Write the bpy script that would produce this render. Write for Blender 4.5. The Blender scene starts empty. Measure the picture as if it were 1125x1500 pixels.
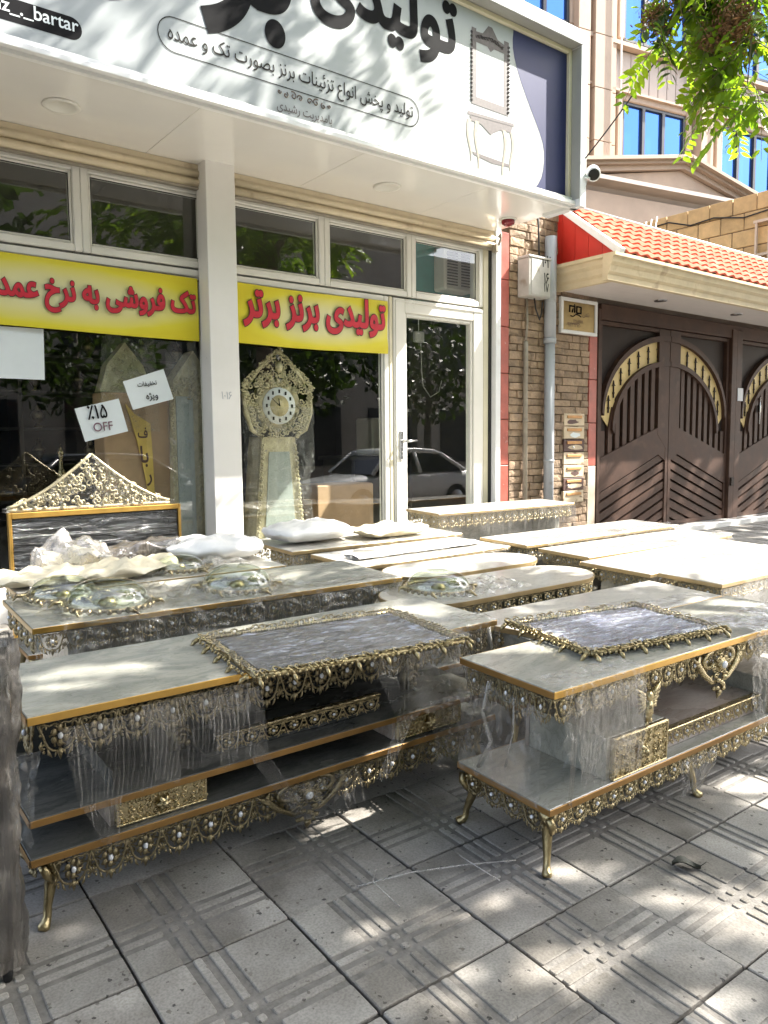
import bpy, bmesh, math, random
from mathutils import Vector, Matrix, noise as mnoise
random.seed(7)
SC = bpy.context.scene
COL = SC.collection
R = math.radians
# ------------------------------------------------------------------ camera
SLOPE = 0.034                      # the pavement rises gently towards the shops
CAM_H = 1.30
YAW, PITCH, ROLL = R(52.4), R(5.2), R(-0.54)
cam = bpy.data.objects.new('camera', bpy.data.cameras.new('camera'))
COL.objects.link(cam)
cam.data.sensor_fit = 'VERTICAL'
cam.data.sensor_height = 24.0
cam.data.lens = 24.0 * 1125 / 1500
cam.data.clip_start = 0.05
cam.data.clip_end = 2000
_fw = Vector((math.cos(YAW), math.sin(YAW), 0))
_f = _fw * math.cos(PITCH) - Vector((0, 0, 1)) * math.sin(PITCH)
_u = _fw * math.sin(PITCH) + Vector((0, 0, 1)) * math.cos(PITCH)
_r = _f.cross(_u)
_rr = _r * math.cos(ROLL) + _u * math.sin(ROLL)
_uu = _u * math.cos(ROLL) - _r * math.sin(ROLL)
# image roll: horizon rises slightly to the right
_m = Matrix((( _rr.x, _uu.x, -_f.x, 0), (_rr.y, _uu.y, -_f.y, 0), (_rr.z, _uu.z, -_f.z, CAM_H), (0, 0, 0, 1)))
cam.matrix_world = _m
SC.camera = cam
# ------------------------------------------------------------------ sky, sun, exposure
SUN_DIR = Vector((0.66, -0.28, 0.70)).normalized()      # towards the sun
w = bpy.data.worlds.new('World'); SC.world = w; w.use_nodes = True
nt = w.node_tree
sky = nt.nodes.new('ShaderNodeTexSky'); sky.sky_type = 'NISHITA'; sky.sun_disc = False
sky.sun_elevation = math.asin(SUN_DIR.z)
sky.sun_rotation = math.atan2(SUN_DIR.x, SUN_DIR.y)
sky.air_density = 1.0; sky.dust_density = 3.0; sky.ozone_density = 1.0
bg = nt.nodes['Background']; bg.inputs[1].default_value = 0.15
hs = nt.nodes.new('ShaderNodeHueSaturation'); hs.inputs['Saturation'].default_value = 0.62
nt.links.new(sky.outputs[0], hs.inputs['Color']); nt.links.new(hs.outputs[0], bg.inputs[0])
sl = bpy.data.lights.new('sun', 'SUN'); sl.energy = 5.0; sl.angle = R(0.5); sl.color = (1.0, 0.95, 0.87)
sun = bpy.data.objects.new('sun', sl); COL.objects.link(sun)
sun.rotation_euler = (-SUN_DIR).to_track_quat('-Z', 'Y').to_euler()
SC.view_settings.view_transform = 'Standard'; SC.view_settings.look = 'None'
SC.view_settings.gamma = 1.0; SC.view_settings.exposure = 2.1
SC.view_settings.use_curve_mapping = False
SC.render.engine = 'CYCLES'
SC.cycles.use_denoising = True
SC.cycles.max_bounces = 8; SC.cycles.transparent_max_bounces = 24
SC.cycles.diffuse_bounces = 4; SC.cycles.glossy_bounces = 4; SC.cycles.transmission_bounces = 6
SC.cycles.sample_clamp_indirect = 6.0
SC.cycles.caustics_reflective = False; SC.cycles.caustics_refractive = False

# ------------------------------------------------------------------ mesh builder
class MB:
    def __init__(s): s.v = []; s.f = []; s.m = []; s.sm = []
    def add(s, vs, fs, mi=0, smooth=False):
        b = len(s.v); s.v += [tuple(p) for p in vs]
        for f in fs: s.f.append(tuple(b + i for i in f)); s.m.append(mi); s.sm.append(smooth)
        return s
    def box(s, x0, x1, y0, y1, z0, z1, mi=0, c=0.0):
        if c <= 0:
            vs = [(x, y, z) for x in (x0, x1) for y in (y0, y1) for z in (z0, z1)]
            return s.add(vs, [(0, 1, 3, 2), (4, 6, 7, 5), (0, 4, 5, 1), (2, 3, 7, 6), (0, 2, 6, 4), (1, 5, 7, 3)], mi)
        c = min(c, (x1 - x0) * .45, (y1 - y0) * .45, (z1 - z0) * .45)
        vs = []; idx = {}
        for ix, x in enumerate((x0, x1)):
            for iy, y in enumerate((y0, y1)):
                for iz, z in enumerate((z0, z1)):
                    sx = c if ix == 0 else -c; sy = c if iy == 0 else -c; sz = c if iz == 0 else -c
                    idx[ix, iy, iz] = len(vs)
                    vs += [(x, y + sy, z + sz), (x + sx, y, z + sz), (x + sx, y + sy, z)]
        I = lambda a, b, c_, k: idx[a, b, c_] + k
        fs = []
        fs.append((I(0,0,0,0), I(0,0,1,0), I(0,1,1,0), I(0,1,0,0)))
        fs.append((I(1,0,0,0), I(1,1,0,0), I(1,1,1,0), I(1,0,1,0)))
        fs.append((I(0,0,0,1), I(1,0,0,1), I(1,0,1,1), I(0,0,1,1)))
        fs.append((I(0,1,0,1), I(0,1,1,1), I(1,1,1,1), I(1,1,0,1)))
        fs.append((I(0,0,0,2), I(0,1,0,2), I(1,1,0,2), I(1,0,0,2)))
        fs.append((I(0,0,1,2), I(1,0,1,2), I(1,1,1,2), I(0,1,1,2)))
        for a in (0, 1):
            for b in (0, 1):
                e = [I(0,a,b,1), I(1,a,b,1), I(1,a,b,2), I(0,a,b,2)]; fs.append(e if (a + b) % 2 else e[::-1])
                e = [I(a,0,b,0), I(a,0,b,2), I(a,1,b,2), I(a,1,b,0)]; fs.append(e if (a + b) % 2 == 0 else e[::-1])
                e = [I(a,b,0,0), I(a,b,1,0), I(a,b,1,1), I(a,b,0,1)]; fs.append(e if (a + b) % 2 else e[::-1])
        for a in (0, 1):
            for b in (0, 1):
                for d in (0, 1):
                    e = [I(a,b,d,0), I(a,b,d,1), I(a,b,d,2)]; fs.append(e if (a + b + d) % 2 else e[::-1])
        return s.add(vs, fs, mi)
    def tube(s, pts, r, n=6, mi=0, closed=False, smooth=True, cap=True, flat=1.0):
        pts = [Vector(p) for p in pts]; k = len(pts)
        rs = r if isinstance(r, (list, tuple)) else [r] * k
        vs = []; up0 = None
        for i, p in enumerate(pts):
            if closed: t = pts[(i + 1) % k] - pts[i - 1]
            else: t = pts[min(i + 1, k - 1)] - pts[max(i - 1, 0)]
            if t.length < 1e-9: t = Vector((0, 0, 1))
            t.normalize()
            if up0 is None:
                a = Vector((0, 1, 0)) if abs(t.y) < .9 else Vector((1, 0, 0))
                up0 = (a - t * a.dot(t)).normalized()
            else:
                up0 = up0 - t * up0.dot(t)
                up0 = up0.normalized() if up0.length > 1e-6 else t.orthogonal().normalized()
            b = t.cross(up0)
            for j in range(n):
                a = 2 * math.pi * j / n
                vs.append(p + (up0 * math.cos(a) * flat + b * math.sin(a)) * rs[i])
        fs = []
        for i in range(k if closed else k - 1):
            for j in range(n):
                a = i * n + j; b_ = i * n + (j + 1) % n; c = ((i + 1) % k) * n
                fs.append((a, b_, c + (j + 1) % n, c + j))
        if cap and not closed:
            fs.append(tuple(range(n))[::-1]); fs.append(tuple((k - 1) * n + j for j in range(n)))
        return s.add(vs, fs, mi, smooth)
    def lathe(s, prof, n=16, mi=0, c=(0, 0, 0), smooth=True, sx=1, sy=1):
        vs = []; k = len(prof)
        for r, z in prof:
            for j in range(n):
                a = 2 * math.pi * j / n
                vs.append((c[0] + r * math.cos(a) * sx, c[1] + r * math.sin(a) * sy, c[2] + z))
        fs = [(i * n + j, i * n + (j + 1) % n, (i + 1) * n + (j + 1) % n, (i + 1) * n + j) for i in range(k - 1) for j in range(n)]
        fs.append(tuple(range(n))[::-1]); fs.append(tuple((k - 1) * n + j for j in range(n)))
        return s.add(vs, fs, mi, smooth)
    def blob(s, c, rx, ry, rz, n=8, m=5, mi=0):
        vs = []; fs = []
        for i in range(1, m):
            t = math.pi * i / m
            for j in range(n):
                a = 2 * math.pi * j / n
                vs.append((c[0] + rx * math.sin(t) * math.cos(a), c[1] + ry * math.sin(t) * math.sin(a), c[2] - rz * math.cos(t)))
        b = len(vs); vs += [(c[0], c[1], c[2] - rz), (c[0], c[1], c[2] + rz)]
        for i in range(m - 2):
            for j in range(n): fs.append((i * n + j, i * n + (j + 1) % n, (i + 1) * n + (j + 1) % n, (i + 1) * n + j))
        for j in range(n):
            fs.append((b, (j + 1) % n, j)); o = (m - 2) * n; fs.append((b + 1, o + j, o + (j + 1) % n))
        return s.add(vs, fs, mi, True)
    def prism(s, poly, axis, a0, a1, mi=0, smooth=False):
        """poly: 2-D outline (counter-clockwise), extruded along axis from a0 to a1"""
        def P(u, v, a): return {'x': (a, u, v), 'y': (u, a, v), 'z': (u, v, a)}[axis]
        k = len(poly)
        vs = [P(u, v, a0) for u, v in poly] + [P(u, v, a1) for u, v in poly]
        fs = [tuple(range(k)), tuple(range(k, 2 * k))[::-1]] + [(i, i + k, (i + 1) % k + k, (i + 1) % k) for i in range(k)]
        return s.add(vs, fs, mi, smooth)
    def grid(s, fn, nu, nv, mi=0, smooth=True):
        vs = [fn(i / nu, j / nv) for j in range(nv + 1) for i in range(nu + 1)]
        fs = [(j * (nu + 1) + i, j * (nu + 1) + i + 1, (j + 1) * (nu + 1) + i + 1, (j + 1) * (nu + 1) + i) for j in range(nv) for i in range(nu)]
        return s.add(vs, fs, mi, smooth)
    def xf(s, M):
        s.v = [tuple(M @ Vector(p)) for p in s.v]; return s
    def mesh(s, name, mats, fix=True):
        me = bpy.data.meshes.new(name); me.from_pydata(s.v, [], s.f)
        for m in (mats if isinstance(mats, (list, tuple)) else [mats]): me.materials.append(M[m] if isinstance(m, str) else m)
        me.polygons.foreach_set('material_index', s.m); me.polygons.foreach_set('use_smooth', s.sm)
        if fix:
            bm = bmesh.new(); bm.from_mesh(me); bmesh.ops.recalc_face_normals(bm, faces=bm.faces); bm.to_mesh(me); bm.free()
        me.update(); return me
    def build(s, name, mats, parent=None, loc=None, rot=None, fix=True):
        return link(name, s.mesh(name, mats, fix), parent, loc, rot)

def link(name, me, parent=None, loc=None, rot=None, scale=None):
    o = bpy.data.objects.new(name, me); COL.objects.link(o)
    if parent is not None: o.parent = parent
    if loc is not None: o.location = loc
    if rot is not None: o.rotation_euler = rot
    if scale is not None: o.scale = scale if isinstance(scale, (tuple, list)) else (scale,) * 3
    return o
def thing(name, label, cat, loc=(0, 0, 0), rot=(0, 0, 0), group=None):
    o = bpy.data.objects.new(name, None); COL.objects.link(o); o.empty_display_size = .1
    o.location = loc; o.rotation_euler = rot
    return tag(o, label, cat, group)
def tag(o, label, cat, group=None):
    o['label'] = label; o['category'] = cat
    if group: o['group'] = group
    return o
def struct(o): o['kind'] = 'structure'; return o
def stuff(o): o['kind'] = 'stuff'; return o
def gz(y): return SLOPE * y
def fbm(x, y, z=0, o=3): return mnoise.fractal(Vector((x, y, z)), 1.0, 2.0, o)
def copy_thing(root, loc=None, rot=None, label=None):
    c = root.copy(); COL.objects.link(c)
    if loc is not None: c.location = loc
    if rot is not None: c.rotation_euler = rot
    if label: c['label'] = label
    for ch in list(root.children):
        k = ch.copy(); COL.objects.link(k); k.parent = c
        for g in list(ch.children):
            h = g.copy(); COL.objects.link(h); h.parent = k
    return c

# ------------------------------------------------------------------ materials
M = {}
def nd(t, kind, **kw):
    n = t.nodes.new(kind)
    for k, v in kw.items():
        if k.startswith('i_'): n.inputs[int(k[2:]) if k[2:].isdigit() else k[2:].replace('_', ' ')].default_value = v
        else: setattr(n, k, v)
    return n
def ramp(t, fac, stops):
    r = t.nodes.new('ShaderNodeValToRGB'); cr = r.color_ramp
    while len(cr.elements) < len(stops): cr.elements.new(.5)
    for e, (p, c) in zip(cr.elements, stops):
        e.position = p; e.color = tuple(c) + (1,) if len(c) == 3 else c
    t.links.new(fac, r.inputs[0]); return r.outputs[0]
def coords(t, scale=(1, 1, 1), kind='Object', rnd=True):
    tc = nd(t, 'ShaderNodeTexCoord'); mp = nd(t, 'ShaderNodeMapping'); mp.inputs['Scale'].default_value = scale
    t.links.new(tc.outputs[kind], mp.inputs[0])
    if rnd:
        oi = nd(t, 'ShaderNodeObjectInfo'); mm = nd(t, 'ShaderNodeMath', operation='MULTIPLY'); mm.inputs[1].default_value = 37.0
        t.links.new(oi.outputs['Random'], mm.inputs[0]); t.links.new(mm.outputs[0], mp.inputs['Location'])
    return mp.outputs[0]
def newmat(name):
    m = bpy.data.materials.new(name); m.use_nodes = True; M[name] = m
    return m, m.node_tree, m.node_tree.nodes['Principled BSDF']
def P(name, col, rough=.5, metal=0.0, var=.12, vs=6.0, bump=.0, bs=40.0, spec=.5, col2=None, objvar=0.0, coat=0.0, dirt=None, scale=(1, 1, 1), emit=None):
    """plain painted / stone / metal surface with noise in colour, gloss and relief"""
    m, t, b = newmat(name)
    v = coords(t, scale)
    n = nd(t, 'ShaderNodeTexNoise'); n.inputs['Scale'].default_value = vs; n.inputs['Detail'].default_value = 5; n.inputs['Roughness'].default_value = .6
    t.links.new(v, n.inputs['Vector'])
    c2 = col2 or tuple(min(1, c * (1 + var)) for c in col)
    c1 = col if col2 else tuple(c * (1 - var) for c in col)
    out = ramp(t, n.outputs[0], [(.3, c1), (.7, c2)])
    if dirt:
        n2 = nd(t, 'ShaderNodeTexNoise'); n2.inputs['Scale'].default_value = dirt[1]; n2.inputs['Detail'].default_value = 6
        t.links.new(v, n2.inputs['Vector'])
        k = ramp(t, n2.outputs[0], [(dirt[2], (0, 0, 0)), (dirt[2] + .12, (1, 1, 1))])
        mx = nd(t, 'ShaderNodeMixRGB'); t.links.new(k, mx.inputs[0]); t.links.new(out, mx.inputs[1]); mx.inputs[2].default_value = tuple(dirt[0]) + (1,)
        out = mx.outputs[0]
    if objvar:
        oi = nd(t, 'ShaderNodeObjectInfo'); h = nd(t, 'ShaderNodeHueSaturation')
        mr = nd(t, 'ShaderNodeMapRange'); mr.inputs[3].default_value = 1 - objvar; mr.inputs[4].default_value = 1 + objvar
        t.links.new(oi.outputs['Random'], mr.inputs[0]); t.links.new(mr.outputs[0], h.inputs['Value']); t.links.new(out, h.inputs['Color']); out = h.outputs[0]
    t.links.new(out, b.inputs['Base Color'])
    b.inputs['Metallic'].default_value = metal; b.inputs['Specular IOR Level'].default_value = spec
    mr = nd(t, 'ShaderNodeMapRange'); mr.inputs[3].default_value = max(.02, rough - .08); mr.inputs[4].default_value = min(1, rough + .1)
    t.links.new(n.outputs[0], mr.inputs[0]); t.links.new(mr.outputs[0], b.inputs['Roughness'])
    if coat: b.inputs['Coat Weight'].default_value = coat; b.inputs['Coat Roughness'].default_value = .08
    if bump:
        n3 = nd(t, 'ShaderNodeTexNoise'); n3.inputs['Scale'].default_value = bs; n3.inputs['Detail'].default_value = 4
        t.links.new(v, n3.inputs['Vector'])
        bp = nd(t, 'ShaderNodeBump'); bp.inputs['Strength'].default_value = bump; bp.inputs['Distance'].default_value = .01
        t.links.new(n3.outputs[0], bp.inputs['Height']); t.links.new(bp.outputs[0], b.inputs['Normal'])
    if emit: b.inputs['Emission Color'].default_value = tuple(emit[0]) + (1,); b.inputs['Emission Strength'].default_value = emit[1]
    return m

P('joint', (.045, .043, .04), .95, var=.4, vs=20, bump=.6, bs=60)
P('asphalt', (.05, .05, .052), .9, var=.25, vs=12, bump=.5, bs=120)
P('kerb', (.36, .35, .33), .85, var=.15, vs=8, bump=.3)
P('earth', (.2, .17, .13), .95, var=.3, vs=3)
P('white_panel', (.80, .78, .74), .14, var=.03, vs=2, coat=.4, bump=.03, bs=3)
P('pillar_white', (.72, .705, .67), .3, var=.05, vs=2, dirt=((.5, .47, .42), 2.4, .66), bump=.04, bs=4)
P('upvc', (.70, .685, .63), .3, var=.05, vs=3, bump=.03, bs=10)
P('upvc_cream', (.62, .57, .42), .4, var=.08, vs=4)
P('shutter', (.62, .53, .37), .42, var=.1, vs=5, dirt=((.40, .31, .2), 7, .62))
P('seal', (.02, .02, .02), .6, var=.1)
P('soffit_seam', (.42, .40, .37), .5, var=.1)
P('frame_white', (.70, .71, .72), .35, var=.05, vs=3, dirt=((.55, .53, .5), 3, .66))
P('frame_grey', (.34, .335, .31), .45, var=.06, vs=3)
P('sign_face', (.32, .345, .348), .5, var=.03, vs=1.2, bump=.05, bs=5)
P('sign_blue', (.018, .024, .088), .5, var=.1, vs=2, spec=.25)
P('ink_black', (.010, .010, .011), .8, var=.1, spec=.1)
P('ink_grey', (.035, .033, .03), .8, var=.1, spec=.1)
P('ink_brown', (.075, .06, .06), .55, var=.35, vs=40)
P('ink_gold', (.17, .12, .085), .55, var=.3, vs=60)
P('ink_cream', (.27, .235, .175), .55, var=.2, vs=40)
P('ink_mauve', (.16, .07, .10), .6, var=.1)
P('banner_red', (.50, .012, .03), .5, var=.12, vs=10)
P('banner_edge', (.03, .008, .012), .5, var=.1)
P('paper', (.66, .71, .71), .75, var=.04, vs=5, bump=.12, bs=7)
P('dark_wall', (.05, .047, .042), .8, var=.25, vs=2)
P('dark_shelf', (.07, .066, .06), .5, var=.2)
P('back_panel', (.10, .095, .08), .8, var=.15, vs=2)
P('turquoise', (.05, .30, .28), .6, var=.1)
P('shop_floor', (.22, .2, .18), .35, var=.1)
P('cardboard', (.40, .26, .15), .7, var=.12, vs=6, bump=.1, bs=20)
P('yellow_board', (.62, .42, .10), .6, var=.15)
P('ac_white', (.66, .65, .6), .4, var=.04)
P('brown_metal', (.062, .034, .024), .55, var=.3, vs=4, bump=.08, bs=30, dirt=((.09, .052, .037), 5, .6), spec=.2)
P('brown_dark', (.026, .017, .013), .6, var=.25, vs=4, spec=.25)
P('gate_cream', (.62, .46, .20), .55, var=.1, vs=5)
P('red_marble', (.36, .085, .06), .4, var=.2, vs=9, dirt=((.55, .40, .34), 14, .66), bump=.1)
P('white_plaster', (.60, .49, .38), .75, var=.12, vs=6, bump=.2)
P('pipe_grey', (.36, .38, .41), .4, var=.1, vs=3, dirt=((.26, .25, .24), 6, .62))
P('conduit', (.27, .24, .19), .6, var=.2, vs=6)
P('meter_grey', (.42, .41, .38), .5, var=.15, vs=7, dirt=((.26, .23, .18), 6, .6))
P('cable_black', (.015, .015, .016), .5, var=.1)
P('mail_cream', (.56, .45, .31), .65, var=.15, vs=9, dirt=((.12, .06, .045), 9, .63))
P('mail_orange', (.52, .26, .09), .55, var=.2, vs=14)
P('mail_dark', (.09, .045, .035), .6, var=.3, vs=20)
P('plaque_brass', (.28, .2, .085), .32, metal=.7, var=.25, vs=5)
P('stone', (.29, .205, .135), .85, var=.32, vs=12, bump=1.0, bs=34, objvar=.22, dirt=((.19, .135, .09), 9, .56))
P('mortar', (.19, .14, .095), .95, var=.2)
P('roof_tile', (.56, .125, .075), .85, var=.14, vs=7, objvar=.1, dirt=((.54, .18, .125), 5, .54), spec=.1)
P('gable_red', (.52, .025, .014), .4, var=.1, vs=3)
P('trim_white', (.74, .74, .73), .4, var=.05)
P('cornice', (.56, .46, .30), .7, var=.12, vs=4, bump=.15, bs=30, dirt=((.34, .25, .16), 4, .6))
P('plank_white', (.58, .53, .50), .45, var=.06, vs=3)
P('beige_stone', (.42, .32, .24), .75, var=.10, vs=2.2, bump=.15, bs=18, objvar=.06, dirt=((.41, .30, .225), 2, .6))
P('beige_pale', (.46, .39, .34), .75, var=.08, vs=2, bump=.1)
P('brick_yellow', (.56, .38, .18), .8, var=.16, vs=7, bump=.4, bs=30, objvar=.13)
P('mortar_dark', (.16, .11, .07), .95, var=.2)
P('win_frame_dark', (.03, .032, .036), .4, var=.1)
P('red_dome', (.20, .01, .02), .2, var=.1)
P('cam_white', (.7, .7, .69), .35, var=.05)
P('rubber', (.015, .015, .015), .8, var=.2)
P('car_white', (.74, .75, .75), .25, var=.03, coat=.8)
P('car_dark', (.03, .033, .04), .25, var=.05, coat=.8)
P('car_glass', (.008, .009, .01), .06, var=.05)
P('chrome', (.5, .5, .5), .2, metal=1.0, var=.05)
P('brass', (.40, .325, .18), .30, metal=1.0, var=.22, vs=22, bump=.25, bs=120)
P('brass_old', (.33, .275, .165), .34, metal=1.0, var=.3, vs=26, bump=.3, bs=140, dirt=((.10, .075, .045), 40, .56))
P('brass_bright', (.51, .425, .25), .26, metal=1.0, var=.2, vs=24, bump=.3, bs=120)
P('gold_edge', (.60, .36, .09), .34, metal=.75, var=.14, vs=9, bump=.06, bs=30)
P('gold_pale', (.50, .37, .19), .4, metal=.6, var=.14, vs=9)
P('gold_brown', (.34, .19, .06), .38, metal=.6, var=.2, vs=9)
P('brass_pale', (.50, .44, .28), .42, metal=.35, var=.25, vs=20, bump=.3, bs=90)
P('crystal', (.86, .88, .92), .06, var=.02, spec=1.0, coat=1.0)
P('bark', (.15, .125, .10), .9, var=.3, vs=8, bump=.9, bs=25)
P('seed', (.21, .105, .045), .8, var=.35, vs=30)
P('stick_green', (.16, .13, .05), .7, var=.2)
P('foam_white', (.78, .77, .75), .45, var=.04, vs=4, bump=.35, bs=9, coat=.3)
P('foam_cream', (.70, .63, .47), .4, var=.1, vs=6, bump=.5, bs=12, coat=.4)
P('dial', (.70, .72, .72), .4, var=.05)
P('dial_gold', (.45, .38, .2), .4, var=.1)
P('lamp_lens', (.62, .60, .42), .35, var=.06)
P('silver_mirror', (.42, .44, .48), .12, metal=1.0, var=.05)
P('clock_glass', (.36, .40, .38), .12, var=.08, coat=1.0)
P('opp_wall', (.46, .40, .33), .8, var=.15, vs=1)
P('opp_glass', (.02, .025, .03), .1)

def pavement_mat():
    m, t, b = newmat('terrazzo')
    v = coords(t)
    n = nd(t, 'ShaderNodeTexNoise'); n.inputs['Scale'].default_value = 7; n.inputs['Detail'].default_value = 6; t.links.new(v, n.inputs['Vector'])
    base = ramp(t, n.outputs[0], [(.28, (.25, .232, .207)), (.72, (.395, .372, .338))])
    vo = nd(t, 'ShaderNodeTexVoronoi'); vo.inputs['Scale'].default_value = 62; vo.inputs['Randomness'].default_value = 1
    n4 = nd(t, 'ShaderNodeTexNoise'); n4.inputs['Scale'].default_value = 90
    t.links.new(v, n4.inputs['Vector'])
    mixv = nd(t, 'ShaderNodeMixRGB'); mixv.inputs[0].default_value = .018; t.links.new(v, mixv.inputs[1]); t.links.new(n4.outputs[1], mixv.inputs[2])
    t.links.new(mixv.outputs[0], vo.inputs['Vector'])
    sep = nd(t, 'ShaderNodeSeparateColor'); t.links.new(vo.outputs['Color'], sep.inputs[0])
    thr = nd(t, 'ShaderNodeMath', operation='LESS_THAN'); thr.inputs[1].default_value = .13
    t.links.new(sep.outputs[0], thr.inputs[0])
    d = nd(t, 'ShaderNodeMath', operation='LESS_THAN'); d.inputs[1].default_value = .30; t.links.new(vo.outputs['Distance'], d.inputs[0])
    mu = nd(t, 'ShaderNodeMath', operation='MULTIPLY'); t.links.new(thr.outputs[0], mu.inputs[0]); t.links.new(d.outputs[0], mu.inputs[1])
    spot = nd(t, 'ShaderNodeMixRGB'); t.links.new(mu.outputs[0], spot.inputs[0]); t.links.new(base, spot.inputs[1])
    t.links.new(ramp(t, sep.outputs[1], [(.2, (.07, .065, .06)), (.8, (.2, .18, .155))]), spot.inputs[2])
    # small light/dark grit
    n2 = nd(t, 'ShaderNodeTexNoise'); n2.inputs['Scale'].default_value = 160; t.links.new(v, n2.inputs['Vector'])
    g = ramp(t, n2.outputs[0], [(.3, (.72, .72, .72)), (.62, (1.1, 1.1, 1.1))])
    mg = nd(t, 'ShaderNodeMixRGB', blend_type='MULTIPLY'); mg.inputs[0].default_value = .8; t.links.new(spot.outputs[0], mg.inputs[1]); t.links.new(g, mg.inputs[2])
    # stains
    n5 = nd(t, 'ShaderNodeTexNoise'); n5.inputs['Scale'].default_value = 2.3; n5.inputs['Detail'].default_value = 7; t.links.new(v, n5.inputs['Vector'])
    st = ramp(t, n5.outputs[0], [(.36, (.45, .43, .40)), (.50, (1, 1, 1))])
    ms = nd(t, 'ShaderNodeMixRGB', blend_type='MULTIPLY'); ms.inputs[0].default_value = .75; t.links.new(mg.outputs[0], ms.inputs[1]); t.links.new(st, ms.inputs[2])
    oi = nd(t, 'ShaderNodeObjectInfo'); h = nd(t, 'ShaderNodeHueSaturation'); mr = nd(t, 'ShaderNodeMapRange'); mr.inputs[3].default_value = .84; mr.inputs[4].default_value = 1.1
    t.links.new(oi.outputs['Random'], mr.inputs[0]); t.links.new(mr.outputs[0], h.inputs['Value']); t.links.new(ms.outputs[0], h.inputs['Color'])
    t.links.new(h.outputs[0], b.inputs['Base Color']); b.inputs['Roughness'].default_value = .62; b.inputs['Specular IOR Level'].default_value = .4
    bp = nd(t, 'ShaderNodeBump'); bp.inputs['Strength'].default_value = .22; bp.inputs['Distance'].default_value = .004
    t.links.new(n2.outputs[0], bp.inputs['Height']); t.links.new(bp.outputs[0], b.inputs['Normal'])
    # groove floor: same cement in a darker tone
    P('groove', (.185, .172, .155), .9, var=.3, vs=30, bump=.4, bs=90)
pavement_mat()

def marble(name, c0, c1, c2, rough=.2, scale=(1.2, 3.2, 3), coat=.5):
    m, t, b = newmat(name)
    v = coords(t, scale)
    n = nd(t, 'ShaderNodeTexNoise'); n.inputs['Scale'].default_value = 2.0; n.inputs['Detail'].default_value = 8; n.inputs['Distortion'].default_value = 1.6; n.inputs['Roughness'].default_value = .62
    t.links.new(v, n.inputs['Vector'])
    c = ramp(t, n.outputs[0], [(.25, c0), (.45, c1), (.56, c2), (.75, c1)])
    n2 = nd(t, 'ShaderNodeTexNoise'); n2.inputs['Scale'].default_value = 5.5; n2.inputs['Detail'].default_value = 9; n2.inputs['Distortion'].default_value = 3
    t.links.new(v, n2.inputs['Vector'])
    vn = ramp(t, n2.outputs[0], [(.46, (1, 1, 1)), (.50, (.72, .72, .70)), (.54, (1, 1, 1))])
    mx = nd(t, 'ShaderNodeMixRGB', blend_type='MULTIPLY'); mx.inputs[0].default_value = .8; t.links.new(c, mx.inputs[1]); t.links.new(vn, mx.inputs[2])
    t.links.new(mx.outputs[0], b.inputs['Base Color']); b.inputs['Roughness'].default_value = rough
    b.inputs['Coat Weight'].default_value = coat; b.inputs['Coat Roughness'].default_value = .12
    n3 = nd(t, 'ShaderNodeTexNoise'); n3.inputs['Scale'].default_value = 3; n3.inputs['Detail'].default_value = 3; t.links.new(v, n3.inputs['Vector'])
    mr = nd(t, 'ShaderNodeMapRange'); mr.inputs[3].default_value = rough - .08; mr.inputs[4].default_value = rough + .16
    t.links.new(n3.outputs[0], mr.inputs[0]); t.links.new(mr.outputs[0], b.inputs['Roughness'])
marble('marble', (.25, .255, .225), (.34, .34, .30), (.45, .435, .375))
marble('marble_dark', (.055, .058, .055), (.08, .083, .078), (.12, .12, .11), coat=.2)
marble('marble_white', (.42, .405, .375), (.50, .48, .44), (.58, .55, .49), rough=.3)
marble('marble_pink', (.30, .235, .2), (.38, .31, .27), (.46, .40, .35), rough=.25)

def glass(name, tint=(1, 1, 1), refl=1.0, rough=.0, ior=1.5, bump=0.0):
    m, t, b = newmat(name); t.nodes.remove(b)
    out = t.nodes['Material Output']
    tr = nd(t, 'ShaderNodeBsdfTransparent'); tr.inputs[0].default_value = tuple(tint) + (1,)
    gl = nd(t, 'ShaderNodeBsdfGlossy'); gl.inputs['Roughness'].default_value = rough; gl.inputs[0].default_value = (refl, refl, refl, 1)
    fr = nd(t, 'ShaderNodeFresnel'); fr.inputs[0].default_value = ior
    if bump:
        v = coords(t); n = nd(t, 'ShaderNodeTexNoise'); n.inputs['Scale'].default_value = 1.4; t.links.new(v, n.inputs['Vector'])
        bp = nd(t, 'ShaderNodeBump'); bp.inputs['Strength'].default_value = bump; bp.inputs['Distance'].default_value = .01
        t.links.new(n.outputs[0], bp.inputs['Height']); t.links.new(bp.outputs[0], gl.inputs['Normal'])
    mx = nd(t, 'ShaderNodeMixShader'); ge = nd(t, 'ShaderNodeNewGeometry'); iv = nd(t, 'ShaderNodeMath', operation='SUBTRACT'); iv.inputs[0].default_value = 1; t.links.new(ge.outputs['Backfacing'], iv.inputs[1])
    ml = nd(t, 'ShaderNodeMath', operation='MULTIPLY'); t.links.new(fr.outputs[0], ml.inputs[0]); t.links.new(iv.outputs[0], ml.inputs[1])
    t.links.new(ml.outputs[0], mx.inputs[0]); t.links.new(tr.outputs[0], mx.inputs[1]); t.links.new(gl.outputs[0], mx.inputs[2])
    t.links.new(mx.outputs[0], out.inputs[0])
glass('shop_glass', (.92, .95, .92), 1.0, .0, 1.85, .02)
glass('bowl_glass', (.80, .85, .80), 1.0, .03, 1.9)

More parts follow.
